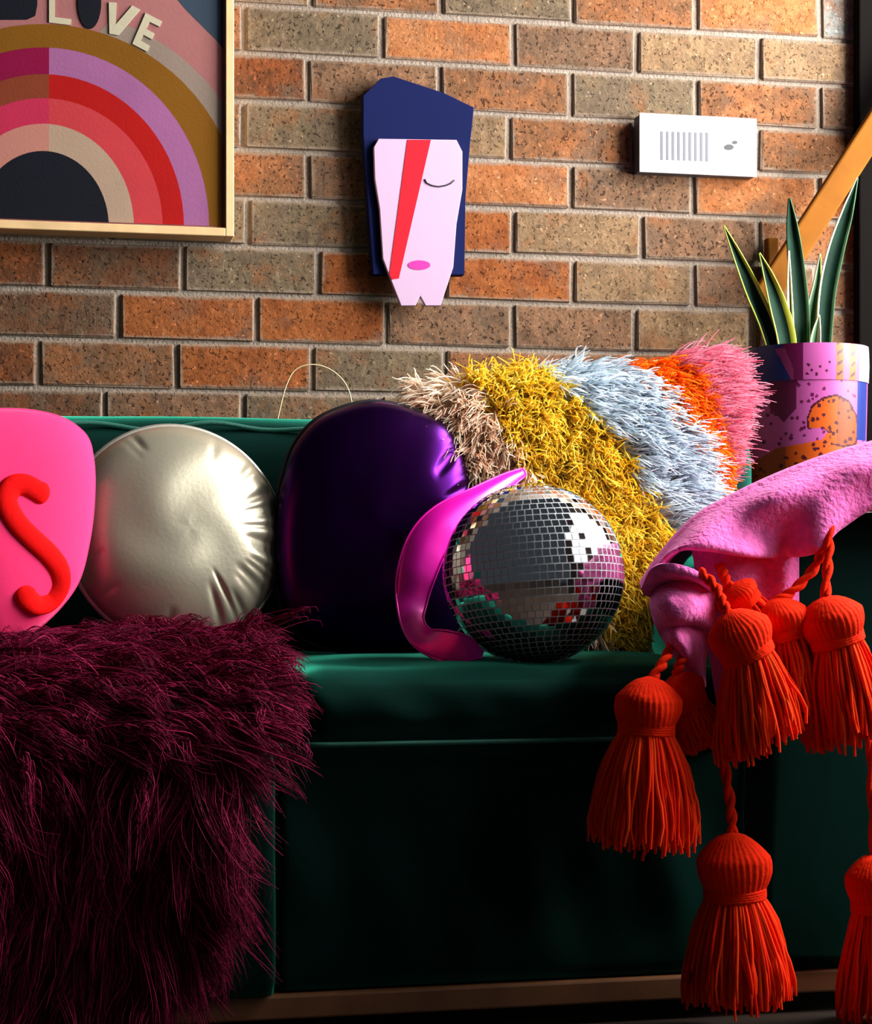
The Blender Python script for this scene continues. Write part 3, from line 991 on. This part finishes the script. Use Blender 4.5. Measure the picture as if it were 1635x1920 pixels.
o_ = np.argsort(EA); EA, ER = EA[o_], ER[o_]
EA = np.concatenate([EA - 2 * PI, EA, EA + 2 * PI]); ER = np.tile(ER, 3)
poly = [tuple(q) for q in efine]
K = 6
for (nm, bi, c0, c1, cnt, Ln, rad, curl, flow) in bands:
    roots, dirs, lens = [], [], []
    tries = 0
    while len(roots) < cnt and tries < 90000:
        tries += 1
        vq, uq = random.uniform(0, 58.9), random.uniform(-.04, 1.04)
        iv, fv_ = int(vq), vq - int(vq)
        qa = BL[bi][iv] * (1 - fv_) + BL[bi][iv + 1] * fv_; qb = BL[bi + 1][iv] * (1 - fv_) + BL[bi + 1][iv + 1] * fv_
        if random.random() > hypot(*(qb - qa)) / 190: continue
        px, py = qa + (qb - qa) * uq
        h, rf = rain_h(px, py)
        p = RP(px, py, h)
        rx, rz = (qb[0] - qa[0]), -(qb[1] - qa[1]); ll_ = hypot(rx, rz) + 1e-6; rx /= ll_; rz /= ll_
        out = Vector(((px - cxr), 0, -(py - cyr))).normalized() * min(1, rf) ** 3
        d = Vector((rx * flow, 0, rz * flow)) + out * .55 + Vector((0, -.75 + .5 * min(1, rf) ** 3, 0)) + Vector((random.gauss(0, .25), random.gauss(0, .15), random.gauss(0, .25) - .10))
        d.normalize()
        lk = random.uniform(.75, 1.2)
        for _q in range(5):      # a lock of five yarns
            roots.append(p + Vector((random.gauss(0, .0035), random.gauss(0, .001), random.gauss(0, .0035))))
            dirs.append(d + Vector((random.gauss(0, .09), random.gauss(0, .09), random.gauss(0, .09)))); lens.append(Ln * lk * random.uniform(.85, 1.1))
    roots, dirs, lens = np.array([tuple(p) for p in roots]), np.array([tuple(d) for d in dirs]), np.array(lens)
    n = len(roots)
    t = np.linspace(0, 1, K)[None, :, None]
    pts = roots[:, None, :] + dirs[:, None, :] * lens[:, None, None] * t
    pts[:, :, 2] -= (t[:, :, 0] ** 2) * lens[:, None] * .30
    w = rng.normal(size=(n, 1, 3)); w2 = rng.normal(size=(n, 1, 3))
    phs = rng.uniform(0, 6.28, (n, 1, 1))
    pts = pts + curl * .006 * t * (w * np.sin(t * 7 + phs) + w2 * np.cos(t * 6 + phs))
    rd = rad * np.array([1.15, 1.1, 1.05, .95, .8, .45])[None, :] * rng.uniform(.8, 1.25, (n, 1))
    strands(nm, pts, rd, yarn('yarn_' + nm, c0, c1, trans=.6), rain)

# ------------------------------------------------------------------ burgundy fur throw
fx0 = P(-140, HZ, -1.0).x
def fx1(z):   # right border of the hanging part
    py = HZ + (HC - z) * SC(480, -1.0)
    px = float(np.interp(py, [1200, 1300, 1370, 1420, 1500, 1600, 1700, 1780, 1850, 1930], [450, 482, 474, 430, 402, 390, 370, 330, 280, 230]))
    return P(px, HZ, -1.0).x
prof = crom(np.array([(-.60, SZ + .018), (-.72, SZ + .034), (-.84, SZ + .034), (-.92, SZ + .016), (-.985, SZ - .020), (-1.022, SZ - .062), (-1.028, SZ - .105), (-1.012, SZ - .16), (-.996, .20), (-.992, .10), (-.992, .035)]), 6)
acc = np.concatenate([[0], np.cumsum(np.hypot(np.diff(prof[:, 0]), np.diff(prof[:, 1])))])
def fur_pt(u, s):
    y = float(np.interp(s, acc, prof[:, 0])); z = float(np.interp(s, acc, prof[:, 1]))
    xr = fx1(min(z, SZ - .01)) if y < -.955 else P(float(np.interp(y, [-.98, -.75, -.60], [478, 455, 440])), HZ, -1.0).x
    x = fx0 + (xr - fx0) * u
    y += .006 * math.sin(x * 22 + z * 9) if y < -.98 else 0
    return Vector((x, y, z))
fur = empty('fur_throw', (P(250, HZ, -1.0).x, -0.8, SZ + .006), 'burgundy long haired fur throw draped over the left seat of the sofa', 'throw')
m_hide = basic('fur_backing', lin(48, 10, 26), 0.95, bump=0.3)
ns, nu = 50, 36
gv = [fur_pt(j / (nu - 1), acc[-1] * i / (ns - 1)) for i in range(ns) for j in range(nu)]
gv2 = [Vector((p.x, p.y + (.004 if p.y < -.97 else 0), p.z - .004)) for p in gv]
obj('backing', gv, grid_faces(ns, nu), m_hide, fur)
m_fur = yarn('burgundy_fur', lin(44, 4, 20), lin(150, 26, 72), 0.7, 0.1)
roots, dirs, lens, ctr, lift = [], [], [], [], []
rf_ = random.Random(21)
def swirl(x, z): return math.sin(x * 13 + 1.3 * math.sin(z * 11)) + .6 * math.sin(z * 17 + x * 7)
for c in range(1500):
    s = acc[-1] * rf_.random() ** .9; u = rf_.random() if rf_.random() > .16 else rf_.uniform(.9, 1.0)
    if rf_.random() < .25: s = rf_.uniform(.0, .46)
    p = fur_pt(u, s)
    topf = 1.0 if p.z > SZ - .085 + rf_.gauss(0, .012) else 0.0
    sw = swirl(p.x, p.z)
    if topf > .5:
        k_ = max(0, min(1, (SZ + .03 - p.z) / .1)); d = Vector((.95 + .1 * sw, -.30 - .2 * k_, .05 - .35 * k_)); nrm = Vector((0, -.6 * k_, 1)).normalized() * .5; ln = rf_.uniform(.05, .08)
    else:
        d = Vector((.30 * sw + (.35 if u > .86 else .05), -.35, -.9 + (.2 if u > .86 else 0))); nrm = Vector((0, -1, 0)); ln = rf_.uniform(.06, .11)
    d += Vector((rf_.gauss(0, .22), rf_.gauss(0, .12), rf_.gauss(0, .15)))
    d.normalize()
    for q in range(17):
        off = Vector((rf_.gauss(0, .010), 0, rf_.gauss(0, .010))) if topf <= .5 else Vector((rf_.gauss(0, .012), rf_.gauss(0, .010), rf_.gauss(0, .004)))
        roots.append(tuple(p + off)); dd = d + Vector((rf_.gauss(0, .07), rf_.gauss(0, .07), rf_.gauss(0, .07)))
        dirs.append(tuple(dd)); lens.append(ln * rf_.uniform(.7, 1.1)); ctr.append(tuple(p)); lift.append(tuple(nrm * rf_.uniform(.10, .30)))
roots, dirs, lens, ctr, lift = map(np.array, (roots, dirs, lens, ctr, lift))
K = 9
t = np.linspace(0, 1, K)[None, :, None]
L3 = lens[:, None, None]
pts = roots[:, None, :] + dirs[:, None, :] * L3 * t + lift[:, None, :] * L3 * np.sin(t * 2.6) + (ctr - roots)[:, None, :] * .75 * t ** 1.6
pts[:, :, 2] -= (t[:, :, 0] ** 2) * lens[:, None] * .28
cl = np.arange(len(roots)) // 17
wv = rng.normal(size=(cl.max() + 1, 3))[cl]; wp_ = rng.uniform(0, 6.28, cl.max() + 1)[cl]
pts += wv[:, None, :] * .010 * (np.sin(t * 4.5 + wp_[:, None, None]) - np.sin(wp_)[:, None, None]) * t
rd = .00085 * np.array([1.1, 1.1, 1.1, 1.05, 1.0, .9, .75, .55, .25])[None, :] * rng.uniform(.7, 1.2, (len(roots), 1))
strands('fur_pile', pts, rd, m_fur, fur)

# ------------------------------------------------------------------ pink throw with orange tassels
m_boucle = basic('pink_boucle', lin(226, 92, 168), 0.9, bump=0.9, bscale=140, var=0.16, vscale=90, sheen=0.35, sheencol=lin(255, 170, 225))
m_tas0 = yarn('orange_yarn', lin(240, 30, 4), lin(255, 80, 22), 0.8, 0.12, .3)
m_cord = basic('orange_cord', lin(222, 36, 5), 0.9, spec=.05, bump=0.4, bscale=160)
thr = empty('tasselled_throw', (P(1450, HZ, -1.0).x, -0.95, 0.66), 'pink boucle throw with big orange tassels draped over the sofa arm', 'throw')
cols = [(1203, 1092), (1238, 1040), (1300, 972), (1372, 930), (1450, 893), (1540, 858), (1620, 834), (1710, 815), (1790, 845), (1830, 930)]
def row(pix, ys):
    if not hasattr(ys, '__len__'): ys = [ys] * len(pix)
    return [tuple(P(a, b, y)) for (a, b), y in zip(pix, ys)]
top = row(cols, -.92)
back = row([(a + 30, b + 40) for a, b in cols], -.56)
backm = row([(a + 10, b + 14) for a, b in cols], -.74)
r2 = row([(a + 2, b + 14) for a, b in cols], [-.965] * 10)
r3 = row([(1212, 1092), (1250, 1046), (1312, 998), (1384, 966), (1458, 934), (1542, 902), (1620, 878), (1710, 860), (1795, 890), (1835, 970)], [-1.0, -1.005, -1.012, -1.0, -1.018, -1.008, -1.02, -1.01, -1.0, -.99])
r4 = row([(1216, 1094), (1256, 1040), (1320, 1016), (1394, 1006), (1464, 990), (1538, 958), (1620, 926), (1710, 905), (1798, 935), (1838, 1010)], [-1.01, -1.02, -1.03, -1.012, -.996, -1.028, -1.012, -1.02, -1.0, -.99])
r5 = row([(1220, 1098), (1262, 1034), (1325, 1030), (1404, 1040), (1468, 1040), (1530, 1030), (1580, 985), (1665, 945), (1798, 985), (1838, 1060)], [-1.0, -1.012, -1.03, -1.03, -.988, -1.035, -1.02, -1.02, -1.0, -.99])
r6 = row([(1226, 1100), (1266, 1036), (1325, 1024), (1404, 1034), (1468, 1030), (1530, 1018), (1580, 975), (1665, 938), (1798, 978), (1838, 1055)], [-.985, -.985, -.992, -.992, -.975, -.992, -.985, -.985, -.98, -.975])
A = patch([back, backm, top, r2, r3, r4, r5, r6], 8)
flap = [row([(1206, 1100), (1222, 1066), (1252, 1056), (1298, 1068), (1334, 1094)], [-1.0, -1.035, -1.05, -1.055, -1.04]),
        row([(1208, 1112), (1230, 1086), (1258, 1074), (1298, 1080), (1336, 1102)], [-.99, -1.03, -1.05, -1.055, -1.04]),
        row([(1222, 1118), (1236, 1100), (1262, 1090), (1300, 1092), (1334, 1110)], [-.985, -1.005, -1.015, -1.02, -1.015]),
        row([(1222, 1140), (1240, 1128), (1268, 1126), (1302, 1130), (1338, 1142)], [-1.0, -1.045, -1.06, -1.05, -1.02]),
        row([(1232, 1172), (1250, 1160), (1276, 1158), (1304, 1160), (1336, 1172)], [-1.0, -1.05, -1.062, -1.045, -1.015]),
        row([(1240, 1188), (1256, 1176), (1280, 1172), (1304, 1174), (1332, 1184)], [-.99, -1.03, -1.03, -1.01, -1.0]),
        row([(1252, 1208), (1266, 1200), (1284, 1198), (1304, 1198), (1326, 1205)], [-1.0, -1.045, -1.04, -1.02, -1.0]),
        row([(1280, 1248), (1290, 1246), (1300, 1246), (1310, 1246), (1320, 1248)], [-1.0, -1.03, -1.03, -1.015, -1.0]),
        row([(1304, 1288), (1308, 1288), (1312, 1288), (1316, 1288), (1320, 1288)], [-1.0, -1.012, -1.012, -1.008, -1.0])]
B = patch(flap, 6)
dr = []
for py in (995, 1060, 1130, 1210, 1300):
    k = (py - 995) / 305
    dr.append(row([(1296 + 50 * k, py + 30), (1375 + 10 * k, py + 14), (1430, py + 20), (1470, py), (1495, py + 10)],
                  [-.976, -.990, -.976, -.990, -.976]))
D = patch(dr, 6)
verts, faces = [], []
for G in (A, B, D):
    faces += grid_faces(G.shape[0], G.shape[1], len(verts))
    verts += [tuple(q) for q in G.reshape(-1, 3)]
cloth = obj('cloth', verts, faces, m_boucle, thr)
md = cloth.modifiers.new('thick', 'SOLIDIFY'); md.thickness = .006; md.offset = 0


def yarn_head(c, ax, R, H, n=34):
    """bulb of gathered yarn: lathe with meridian ridges, axis ax pointing down"""
    ref = Vector((0, 1, 0)) if abs(ax.y) < .9 else Vector((1, 0, 0))
    a = ax.cross(ref).normalized(); b = ax.cross(a)
    verts, faces = [], []
    nseg, nr2 = n * 4, 16
    for i in range(nr2):
        t = i / (nr2 - 1)
        r = R * max(.08, min(1.0, (t / .42) ** .5)) * (1 - .24 * max(0, (t - .6) / .4) ** 1.5)
        for k in range(nseg):
            an = 2 * PI * k / nseg
            rr2 = r * (1 + .018 * math.cos(an * n + 2.5 * t + 1.5 * math.sin(an * 3)) + .03 * math.sin(an * 3 + 4 * t + R * 900))
            verts.append(c + ax * (H * t) + (a * math.cos(an) + b * math.sin(an)) * rr2)
    for i in range(nr2 - 1):
        for k in range(nseg):
            p, q = i * nseg + k, i * nseg + (k + 1) % nseg
            faces.append((p, q, q + nseg, p + nseg))
    faces.append(tuple(range(nseg - 1, -1, -1)))
    return verts, faces, a, b


def tassel(top, neck, tip, y, hr, sr, cordpts=None, yt=None, seed=0, count=170):
    """top/neck/tip: pixels of crown, neck and skirt end; hr/sr head and skirt radius in pixels"""
    yt = y if yt is None else yt
    p0, p1, p2 = P(*top, y), P(*neck, y), P(*tip, yt)
    s = SC(top[0], y)
    HR, SR = hr * 1.08 / s, sr * 1.06 / s
    t = bpy.data.objects.new('tassel', None); t.empty_display_size = .02
    C.objects.link(t); t.location = p0; attach(t, thr)
    ax = (p1 - p0).normalized()
    v, f, a, b = yarn_head(p0, ax, HR, (p1 - p0).length)
    obj('head', v, f, m_cord, t)
    # neck wrapping: turns of yarn
    turns, wp = 4, []
    for i in range(turns * 20 + 1):
        an = 2 * PI * i / 20
        wp.append(p1 + ax * (.003 * (i / 20) - .006) + (a * math.cos(an) + b * math.sin(an)) * HR * .80)
    v, f = tube_geo(wp, .0030, 6)
    obj('neck_wrap', v, f, m_cord, t)
    # skirt
    ax2 = (p2 - p1); L = ax2.length; ax2.normalize()
    rr3 = np.random.default_rng(seed + 50)
    count = int(count * 1.7)
    an = rr3.uniform(0, 2 * PI, count); rd0 = np.sqrt(rr3.uniform(.25, 1, count))
    A_, B_ = np.array(a), np.array(b)
    radial = np.cos(an)[:, None] * A_ + np.sin(an)[:, None] * B_
    tt = np.linspace(0, 1, 7)
    prof_ = HR * .72 + (SR - HR * .72) * (1 - (1 - tt) ** 2.2)
    ln = L * rr3.uniform(.90, 1.06, count)
    pts = np.array(p1)[None, None] + np.array(ax2)[None, None] * (tt[None, :, None] * ln[:, None, None]) + radial[:, None, :] * (prof_[None, :, None] * rd0[:, None, None])
    pts += (tt[None, :, None]) * .0035 * rr3.normal(size=(count, 1, 3)) * np.sin(tt * 6)[None, :, None]
    pts += (tt[None, :, None] ** 1.5) * .004 * rr3.normal(size=(count, 1, 3))
    rdd = .0021 * np.array([1, 1.05, 1.05, 1, 1, .95, .8])[None, :] * rr3.uniform(.8, 1.2, (count, 1))
    cv, cf = [], []
    for i in range(5):
        q = i / 4 * .9
        r = float(np.interp(q, tt, prof_)) * .82
        for k in range(16):
            an2 = 2 * PI * k / 16
            cv.append(p1 + ax2 * L * q + (a * math.cos(an2) + b * math.sin(an2)) * r)
    for i in range(4):
        for k in range(16):
            cf.append((i * 16 + k, i * 16 + (k + 1) % 16, (i + 1) * 16 + (k + 1) % 16, (i + 1) * 16 + k))
    strands('skirt', pts, rdd, m_tas0, t, sides=5, extra=(cv, cf))
    if cordpts:
        cp = crom(np.array([tuple(P(*q)) for q in cordpts]), 10)
        n = len(cp)
        vs_, fs_ = [], []
        for ph in (0, PI):
            tw = []
            for i in range(n):
                tg = Vector(cp[min(i + 1, n - 1)] - cp[max(i - 1, 0)]).normalized()
                e1 = tg.cross(Vector((0, 1, 0))).normalized(); e2 = tg.cross(e1)
                an3 = i * .55 + ph
                tw.append(Vector(cp[i]) + (e1 * math.cos(an3) + e2 * math.sin(an3)) * .0032)
            v, f = tube_geo(tw, .0042, 8)
            fs_ += [tuple(len(vs_) + k for k in q) for q in f]; vs_ += v
        obj('cord', vs_, fs_, m_cord, t)
    return t


tassel((1218, 1268), (1212, 1368), (1205, 1578), -1.075, 58, 96, [(1262, 1205, -1.02), (1245, 1240, -1.05), (1222, 1275, -1.07)], seed=1, count=220)
tassel((1268, 1262), (1290, 1318), (1318, 1392), -1.04, 40, 42, [(1290, 1215, -1.02), (1275, 1245, -1.04), (1268, 1266, -1.04)], seed=2, count=110)
tassel((1366, 1145), (1402, 1226), (1425, 1392), -1.09, 56, 78, [(1312, 1072, -1.05), (1340, 1098, -1.07), (1354, 1128, -1.085), (1366, 1152, -1.09)], seed=3, count=220)
tassel((1452, 1122), (1470, 1190), (1490, 1330), -1.05, 50, 58, [(1552, 1000, -1.03), (1530, 1060, -1.035), (1490, 1105, -1.045), (1456, 1128, -1.05)], seed=4, count=150)
tassel((1546, 1118), (1568, 1200), (1590, 1385), -1.075, 58, 74, [(1555, 985, -1.03), (1553, 1050, -1.05), (1547, 1125, -1.075)], seed=5, count=220)
tassel((1372, 1560), (1378, 1676), (1386, 1868), -1.06, 64, 98, [(1350, 1340, -1.02), (1358, 1430, -1.03), (1370, 1510, -1.05), (1374, 1566, -1.06)], seed=6, count=240)
tassel((1640, 1600), (1642, 1700), (1640, 1905), -1.05, 50, 66, [(1632, 1310, -1.01), (1634, 1450, -1.03), (1640, 1606, -1.05)], seed=7, count=160)
tassel((1368, 1098), (1392, 1130), (1440, 1215), -1.03, 40, 50, [(1350, 1060, -1.0), (1358, 1080, -1.02), (1368, 1102, -1.03)], seed=8, count=110)

# ------------------------------------------------------------------ pot, plant, table
YP = -0.15
sP = SC(1515, YP)
pc = P(1516, HZ, YP)
prad = 108 / sP
zr = P(1516, 655, YP).z; zb_ = P(1516, 722, YP).z
zbot = P(1516, 962, YP).z
plant = empty('potted_plant', (pc.x, YP, zbot), 'snake plant in a pink and orange leopard patterned pot beside the sofa arm', 'plant')
pat = {}
def PM_(n, r, g, b):
    pat[n] = len(pat); c = lin(r, g, b); return basic('pot_' + n, tuple(q * .55 for q in c[:3]) + (1,), 0.4, bump=0.02, spec=.3)
pot_mats = [PM_('pink', 222, 104, 188), PM_('navy', 30, 52, 140), PM_('plum', 120, 16, 84), PM_('orange', 244, 104, 10), PM_('dark', 88, 14, 40), PM_('white', 244, 232, 246), PM_('rust', 176, 84, 30), PM_('dusky', 170, 60, 130)]
head = [(1496, 812), (1494, 795), (1502, 774), (1520, 760), (1546, 754), (1570, 764), (1586, 786), (1592, 815), (1586, 838), (1560, 842), (1536, 838), (1534, 820), (1522, 810)]
bodyp = [(1400, 872), (1440, 846), (1490, 838), (1520, 832), (1534, 812), (1560, 826), (1590, 830), (1600, 860), (1560, 880), (1500, 890), (1450, 905), (1400, 930)]
rp = random.Random(8)
dots = [(rp.uniform(1400, 1640), rp.uniform(724, 960), rp.uniform(2.2, 3.6)) for _ in range(190)]
spots = [(rp.uniform(1400, 1600), rp.uniform(756, 905), rp.uniform(2.4, 3.8)) for _ in range(110)]
rdots = [(1494, 695), (1514, 698), (1492, 711), (1508, 712), (1526, 706), (1500, 704), (1532, 690)]
def pot_pat(px, py):
    if py < 722:
        if px < 1470:
            if in_poly(px, py, [(1428, 722), (1446, 676), (1466, 722)]): return 'navy'
            if in_poly(px, py, [(1440, 664), (1456, 664), (1476, 722), (1464, 722)]): return 'dusky'
            return 'plum' if px > 1452 or px < 1400 else 'navy'
        if px < 1486: return 'plum'
        if px < 1543: return 'dark' if any(hypot(px - a, py - b) < 2.6 for a, b in rdots) else 'pink'
        if px < 1591:
            u = (px - 1543) % 26
            if u > 15: return 'pink'
            return 'dark' if (abs((py * .9 + px * .6) % 17 - 5) < 2.6 and 3 < u < 12) else 'orange'
        return 'white' if px < 1622 else 'pink'
    if 1590 < px < 1616 and py < 832: return 'navy'
    if in_poly(px, py, head):
        if any(hypot(px - a, py - b) < r for a, b, r in spots): return 'dark'
        return 'orange' if px < 1548 else 'rust'
    cx_, cy_ = 1543, 800
    if in_poly(px, py, [(cx_ + (a - cx_) * 1.07, cy_ + (b - cy_) * 1.09) for a, b in head]): return 'dark'
    if in_poly(px, py, bodyp):
        return 'dark' if any(hypot(px - a, py - b) < r for a, b, r in spots) else ('orange' if px > 1455 else 'rust')
    if 1430 < px < 1474 and py < 800 - abs(px - 1452) * 1.2: return 'plum'
    if any(hypot(px - a, py - b) < r for a, b, r in dots): return 'plum'
    return 'pink'
def pot_shell(name, z0, z1, rfun, nz, nth, yfun):
    verts, faces, mi = [], [], []
    for i in range(nz + 1):
        z = z1 + (z0 - z1) * i / nz
        r = rfun(i / nz)
        for j in range(nth):
            a = 2 * PI * j / nth
            verts.append((pc.x + r * math.cos(a), YP + r * math.sin(a), z))
    rt2 = RT; tc_ = -FW
    for i in range(nz):
        py = yfun((i + .5) / nz)
        for j in range(nth):
            jn = (j + 1) % nth
            faces.append((i * nth + j, i * nth + jn, (i + 1) * nth + jn, (i + 1) * nth + j))
            a = 2 * PI * (j + .5) / nth
            n = Vector((math.cos(a), math.sin(a), 0))
            phi = math.atan2(n.dot(RT), n.dot(-FW))       # wrap angle from the front
            px = 1516 + 108 * (math.sin(phi) if abs(phi) < PI / 2 else math.copysign(2 - abs(math.sin(phi)), phi))
            mi.append(pat[pot_pat(px, py)])
    o = obj(name, verts, faces, pot_mats, plant)
    o.data.polygons.foreach_set('material_index', mi)
    return o
pot_shell('pot', zbot, zb_ + .002, lambda t: prad * (1.0 - .05 * t), 110, 320, lambda t: 722 + 240 * t)
pot_shell('pot_rim', zb_, zr, lambda t: prad * 1.015 + .0012 * math.sin(PI * t), 32, 320, lambda t: 655 + 66 * t)
def disc(name, z, r0, r1, mat):
    n = 48
    verts = [(pc.x + r0 * math.cos(2 * PI * k / n), YP + r0 * math.sin(2 * PI * k / n), z) for k in range(n)] + [(pc.x + r1 * math.cos(2 * PI * k / n), YP + r1 * math.sin(2 * PI * k / n), z) for k in range(n)]
    return obj(name, verts, [(k, (k + 1) % n, n + (k + 1) % n, n + k) for k in range(n)], mat, plant, smooth=False)
disc('rim_lip', zr, prad * 1.015, prad * .90, pot_mats[0])
v_in = []
n = 48
inn = obj('pot_inside', [(pc.x + prad * .9 * math.cos(2 * PI * k / n), YP + prad * .9 * math.sin(2 * PI * k / n), z) for z in (zr, zr - .03) for k in range(n)], [(k, (k + 1) % n, n + (k + 1) % n, n + k) for k in range(n)], pot_mats[4], plant)
m_soil = basic('soil', lin(52, 38, 30), 0.95, bump=1.0, bscale=90)
disc('soil', zr - .025, prad * .9, 0.001, m_soil)
disc('pot_base', zbot, prad * .95, 0.001, pot_mats[0])
m_leaf = basic('leaf_dark_green', lin(10, 38, 25), 0.6, spec=.06, var=0.35, vscale=28, bump=0.04)
m_leaf2 = basic('leaf_grey_green', lin(64, 96, 66), 0.6, spec=.06, var=0.2, vscale=24)
m_marg = basic('leaf_yellow_margin', lin(170, 182, 44), 0.5, var=0.1, vscale=20)
m_pale = basic('leaf_pale_margin', lin(196, 188, 156), 0.5, var=0.1, vscale=20)


def leaf(path, widths, y, ml=.12, mr=.14, body=None, left=None, right=None, twist=0.0):
    """blade along pixel path (tip first) with half widths in pixels; margins as fractions"""
    body = body or m_leaf; left = left or m_marg; right = right or m_marg
    c = crom(np.array([(a, b, w) for (a, b), w in zip(path, widths)]), 10)
    fr = [-1, -1 + 2 * ml, -.45, 0, .45, 1 - 2 * mr, 1]
    fr = sorted(set(fr))
    verts, faces, mi = [], [], []
    n = len(c)
    for i in range(n):
        a, b, w = c[i]
        k = i / (n - 1)
        j0, j1 = max(0, i - 1), min(n - 1, i + 1)
        tx, ty = c[j1][0] - c[j0][0], c[j1][1] - c[j0][1]
        L = hypot(tx, ty); nx_, ny_ = ty / L, -tx / L
        if nx_ < 0: nx_, ny_ = -nx_, -ny_
        tw = twist * (1 - k)
        for q in fr:
            yy = y + .010 * (abs(q) ** 1.5) * (-1) * min(1, w / 10) + q * w / sP * math.sin(tw)
            verts.append(P(a + nx_ * q * w * math.cos(tw), b + ny_ * q * w * math.cos(tw), yy))
    m = len(fr)
    for i in range(n - 1):
        for j in range(m - 1):
            faces.append((i * m + j, i * m + j + 1, (i + 1) * m + j + 1, (i + 1) * m + j))
            mid = (fr[j] + fr[j + 1]) / 2
            mi.append(1 if mid < -1 + 2 * ml else (2 if mid > 1 - 2 * mr else 0))
    o = obj('leaf', verts, faces, [body, left, right], plant)
    o.data.polygons.foreach_set('material_index', mi)
    sd = o.modifiers.new('thick', 'SOLIDIFY'); sd.thickness = .002; sd.offset = 0
    return o
leaf([(1357, 423), (1384, 482), (1412, 545), (1440, 610), (1462, 690)], [1, 9, 15, 16, 13], -.17, ml=.06, mr=.22)
leaf([(1424, 474), (1442, 520), (1460, 575), (1474, 630), (1480, 690)], [1, 10, 17, 18, 15], -.185, ml=.05, mr=.30)
leaf([(1480, 372), (1486, 430), (1494, 510), (1501, 590), (1503, 690)], [2, 11, 16, 17, 15], -.16, ml=.05, mr=.16, left=m_leaf, right=m_leaf2)
leaf([(1608, 333), (1588, 400), (1566, 475), (1550, 560), (1543, 690)], [1, 11, 16, 16, 13], -.16, ml=.08, mr=.16, left=m_pale, right=m_leaf2)
leaf([(1538, 476), (1532, 530), (1522, 590), (1516, 690)], [1, 7, 10, 10], -.13, ml=.10, mr=.1, body=m_leaf2, left=m_pale)
leaf([(1479, 470), (1480, 530), (1482, 600), (1484, 690)], [1, 4, 6, 6], -.175, ml=.4, mr=.2, left=m_pale, right=m_pale)
leaf([(1536, 590), (1530, 630), (1524, 690)], [1, 9, 12], -.18, ml=.1, mr=.4, body=m_leaf2, left=m_pale, right=m_pale)
leaf([(1428, 590), (1440, 625), (1456, 690)], [1, 7, 9], -.13, ml=.2, mr=.2, body=m_leaf2, left=m_pale)

m_tab = basic('dark_stained_table', lin(62, 42, 30), 0.5, var=0.2, vscale=10)
tab = empty('side_table', (pc.x, YP, 0), 'narrow dark wooden side table behind the sofa arm under the leopard pot', 'table')
tx0, tx1, ty0, ty1 = pc.x - .15, pc.x + .14, -0.285, -0.035
box('table_top', tx0, tx1, ty0, ty1, zbot - .024, zbot - .0005, m_tab, tab, .003, 2)
for ax_ in (tx0 + .02, tx1 - .02):
    for ay in (ty0 + .02, ty1 - .02):
        box('leg', ax_ - .014, ax_ + .014, ay - .014, ay + .014, 0, zbot - .023, m_tab, tab, .002, 1)

# ------------------------------------------------------------------ timber pole leaning in the corner, wire loop
p_top, p_bot = P(1625, 262, -0.075), P(1440, 548, -0.075)
dr_ = (p_bot - p_top).normalized()
far_ = p_top - dr_ * .25
low_ = p_bot + dr_ * ((p_bot.z - zbot - .012) / max(1e-3, -dr_.z)) if dr_.z < 0 else p_bot
e1 = dr_.cross(Vector((0, 1, 0))).normalized(); e2 = Vector((0, 1, 0))
w, d = .024, .010
L0, L1 = far_, p_bot + dr_ * .02
bm = bmesh.new()
vs1 = [bm.verts.new(q + e1 * a + e2 * b) for q in (L0, L1) for a, b in ((-w, -d), (w, -d), (w, d), (-w, d))]
for f in ((0, 1, 2, 3), (7, 6, 5, 4), (0, 4, 5, 1), (1, 5, 6, 2), (2, 6, 7, 3), (3, 7, 4, 0)):
    bm.faces.new([vs1[k] for k in f])
bmesh.ops.recalc_face_normals(bm, faces=bm.faces[:])
bmesh.ops.bevel(bm, geom=bm.edges[:], offset=.004, segments=2, profile=.5, affect='EDGES')
pole = empty('wooden_stand', (P(1452, HZ, -0.06).x, -0.06, 0), 'amber wooden stand with a slanting pole behind the snake plant', 'stand')
bm_obj('slanting_pole', bm, M_pole, pole)
xa = P(1462, HZ, -0.06).x
box('upright', xa - .011, xa + .011, -0.030, -0.008, 0.0, P(1462, 440, -0.06).z, M_pole, pole, .003, 2)

m_wire = basic('pale_wire', lin(206, 184, 140), 0.5, bump=0.1)
wl = crom(np.array([tuple(P(a, b, -.28)) for a, b in [(512, 830), (524, 770), (536, 725), (552, 695), (578, 684), (606, 687), (632, 702), (652, 728), (662, 770), (668, 830)]]), 6)
wo = tube('wire_loop', [Vector(q) for q in wl], .0011, m_wire, None, 6)
put(wo, None, 'thin pale wire loop rising behind the sofa back between cushions', 'wire')
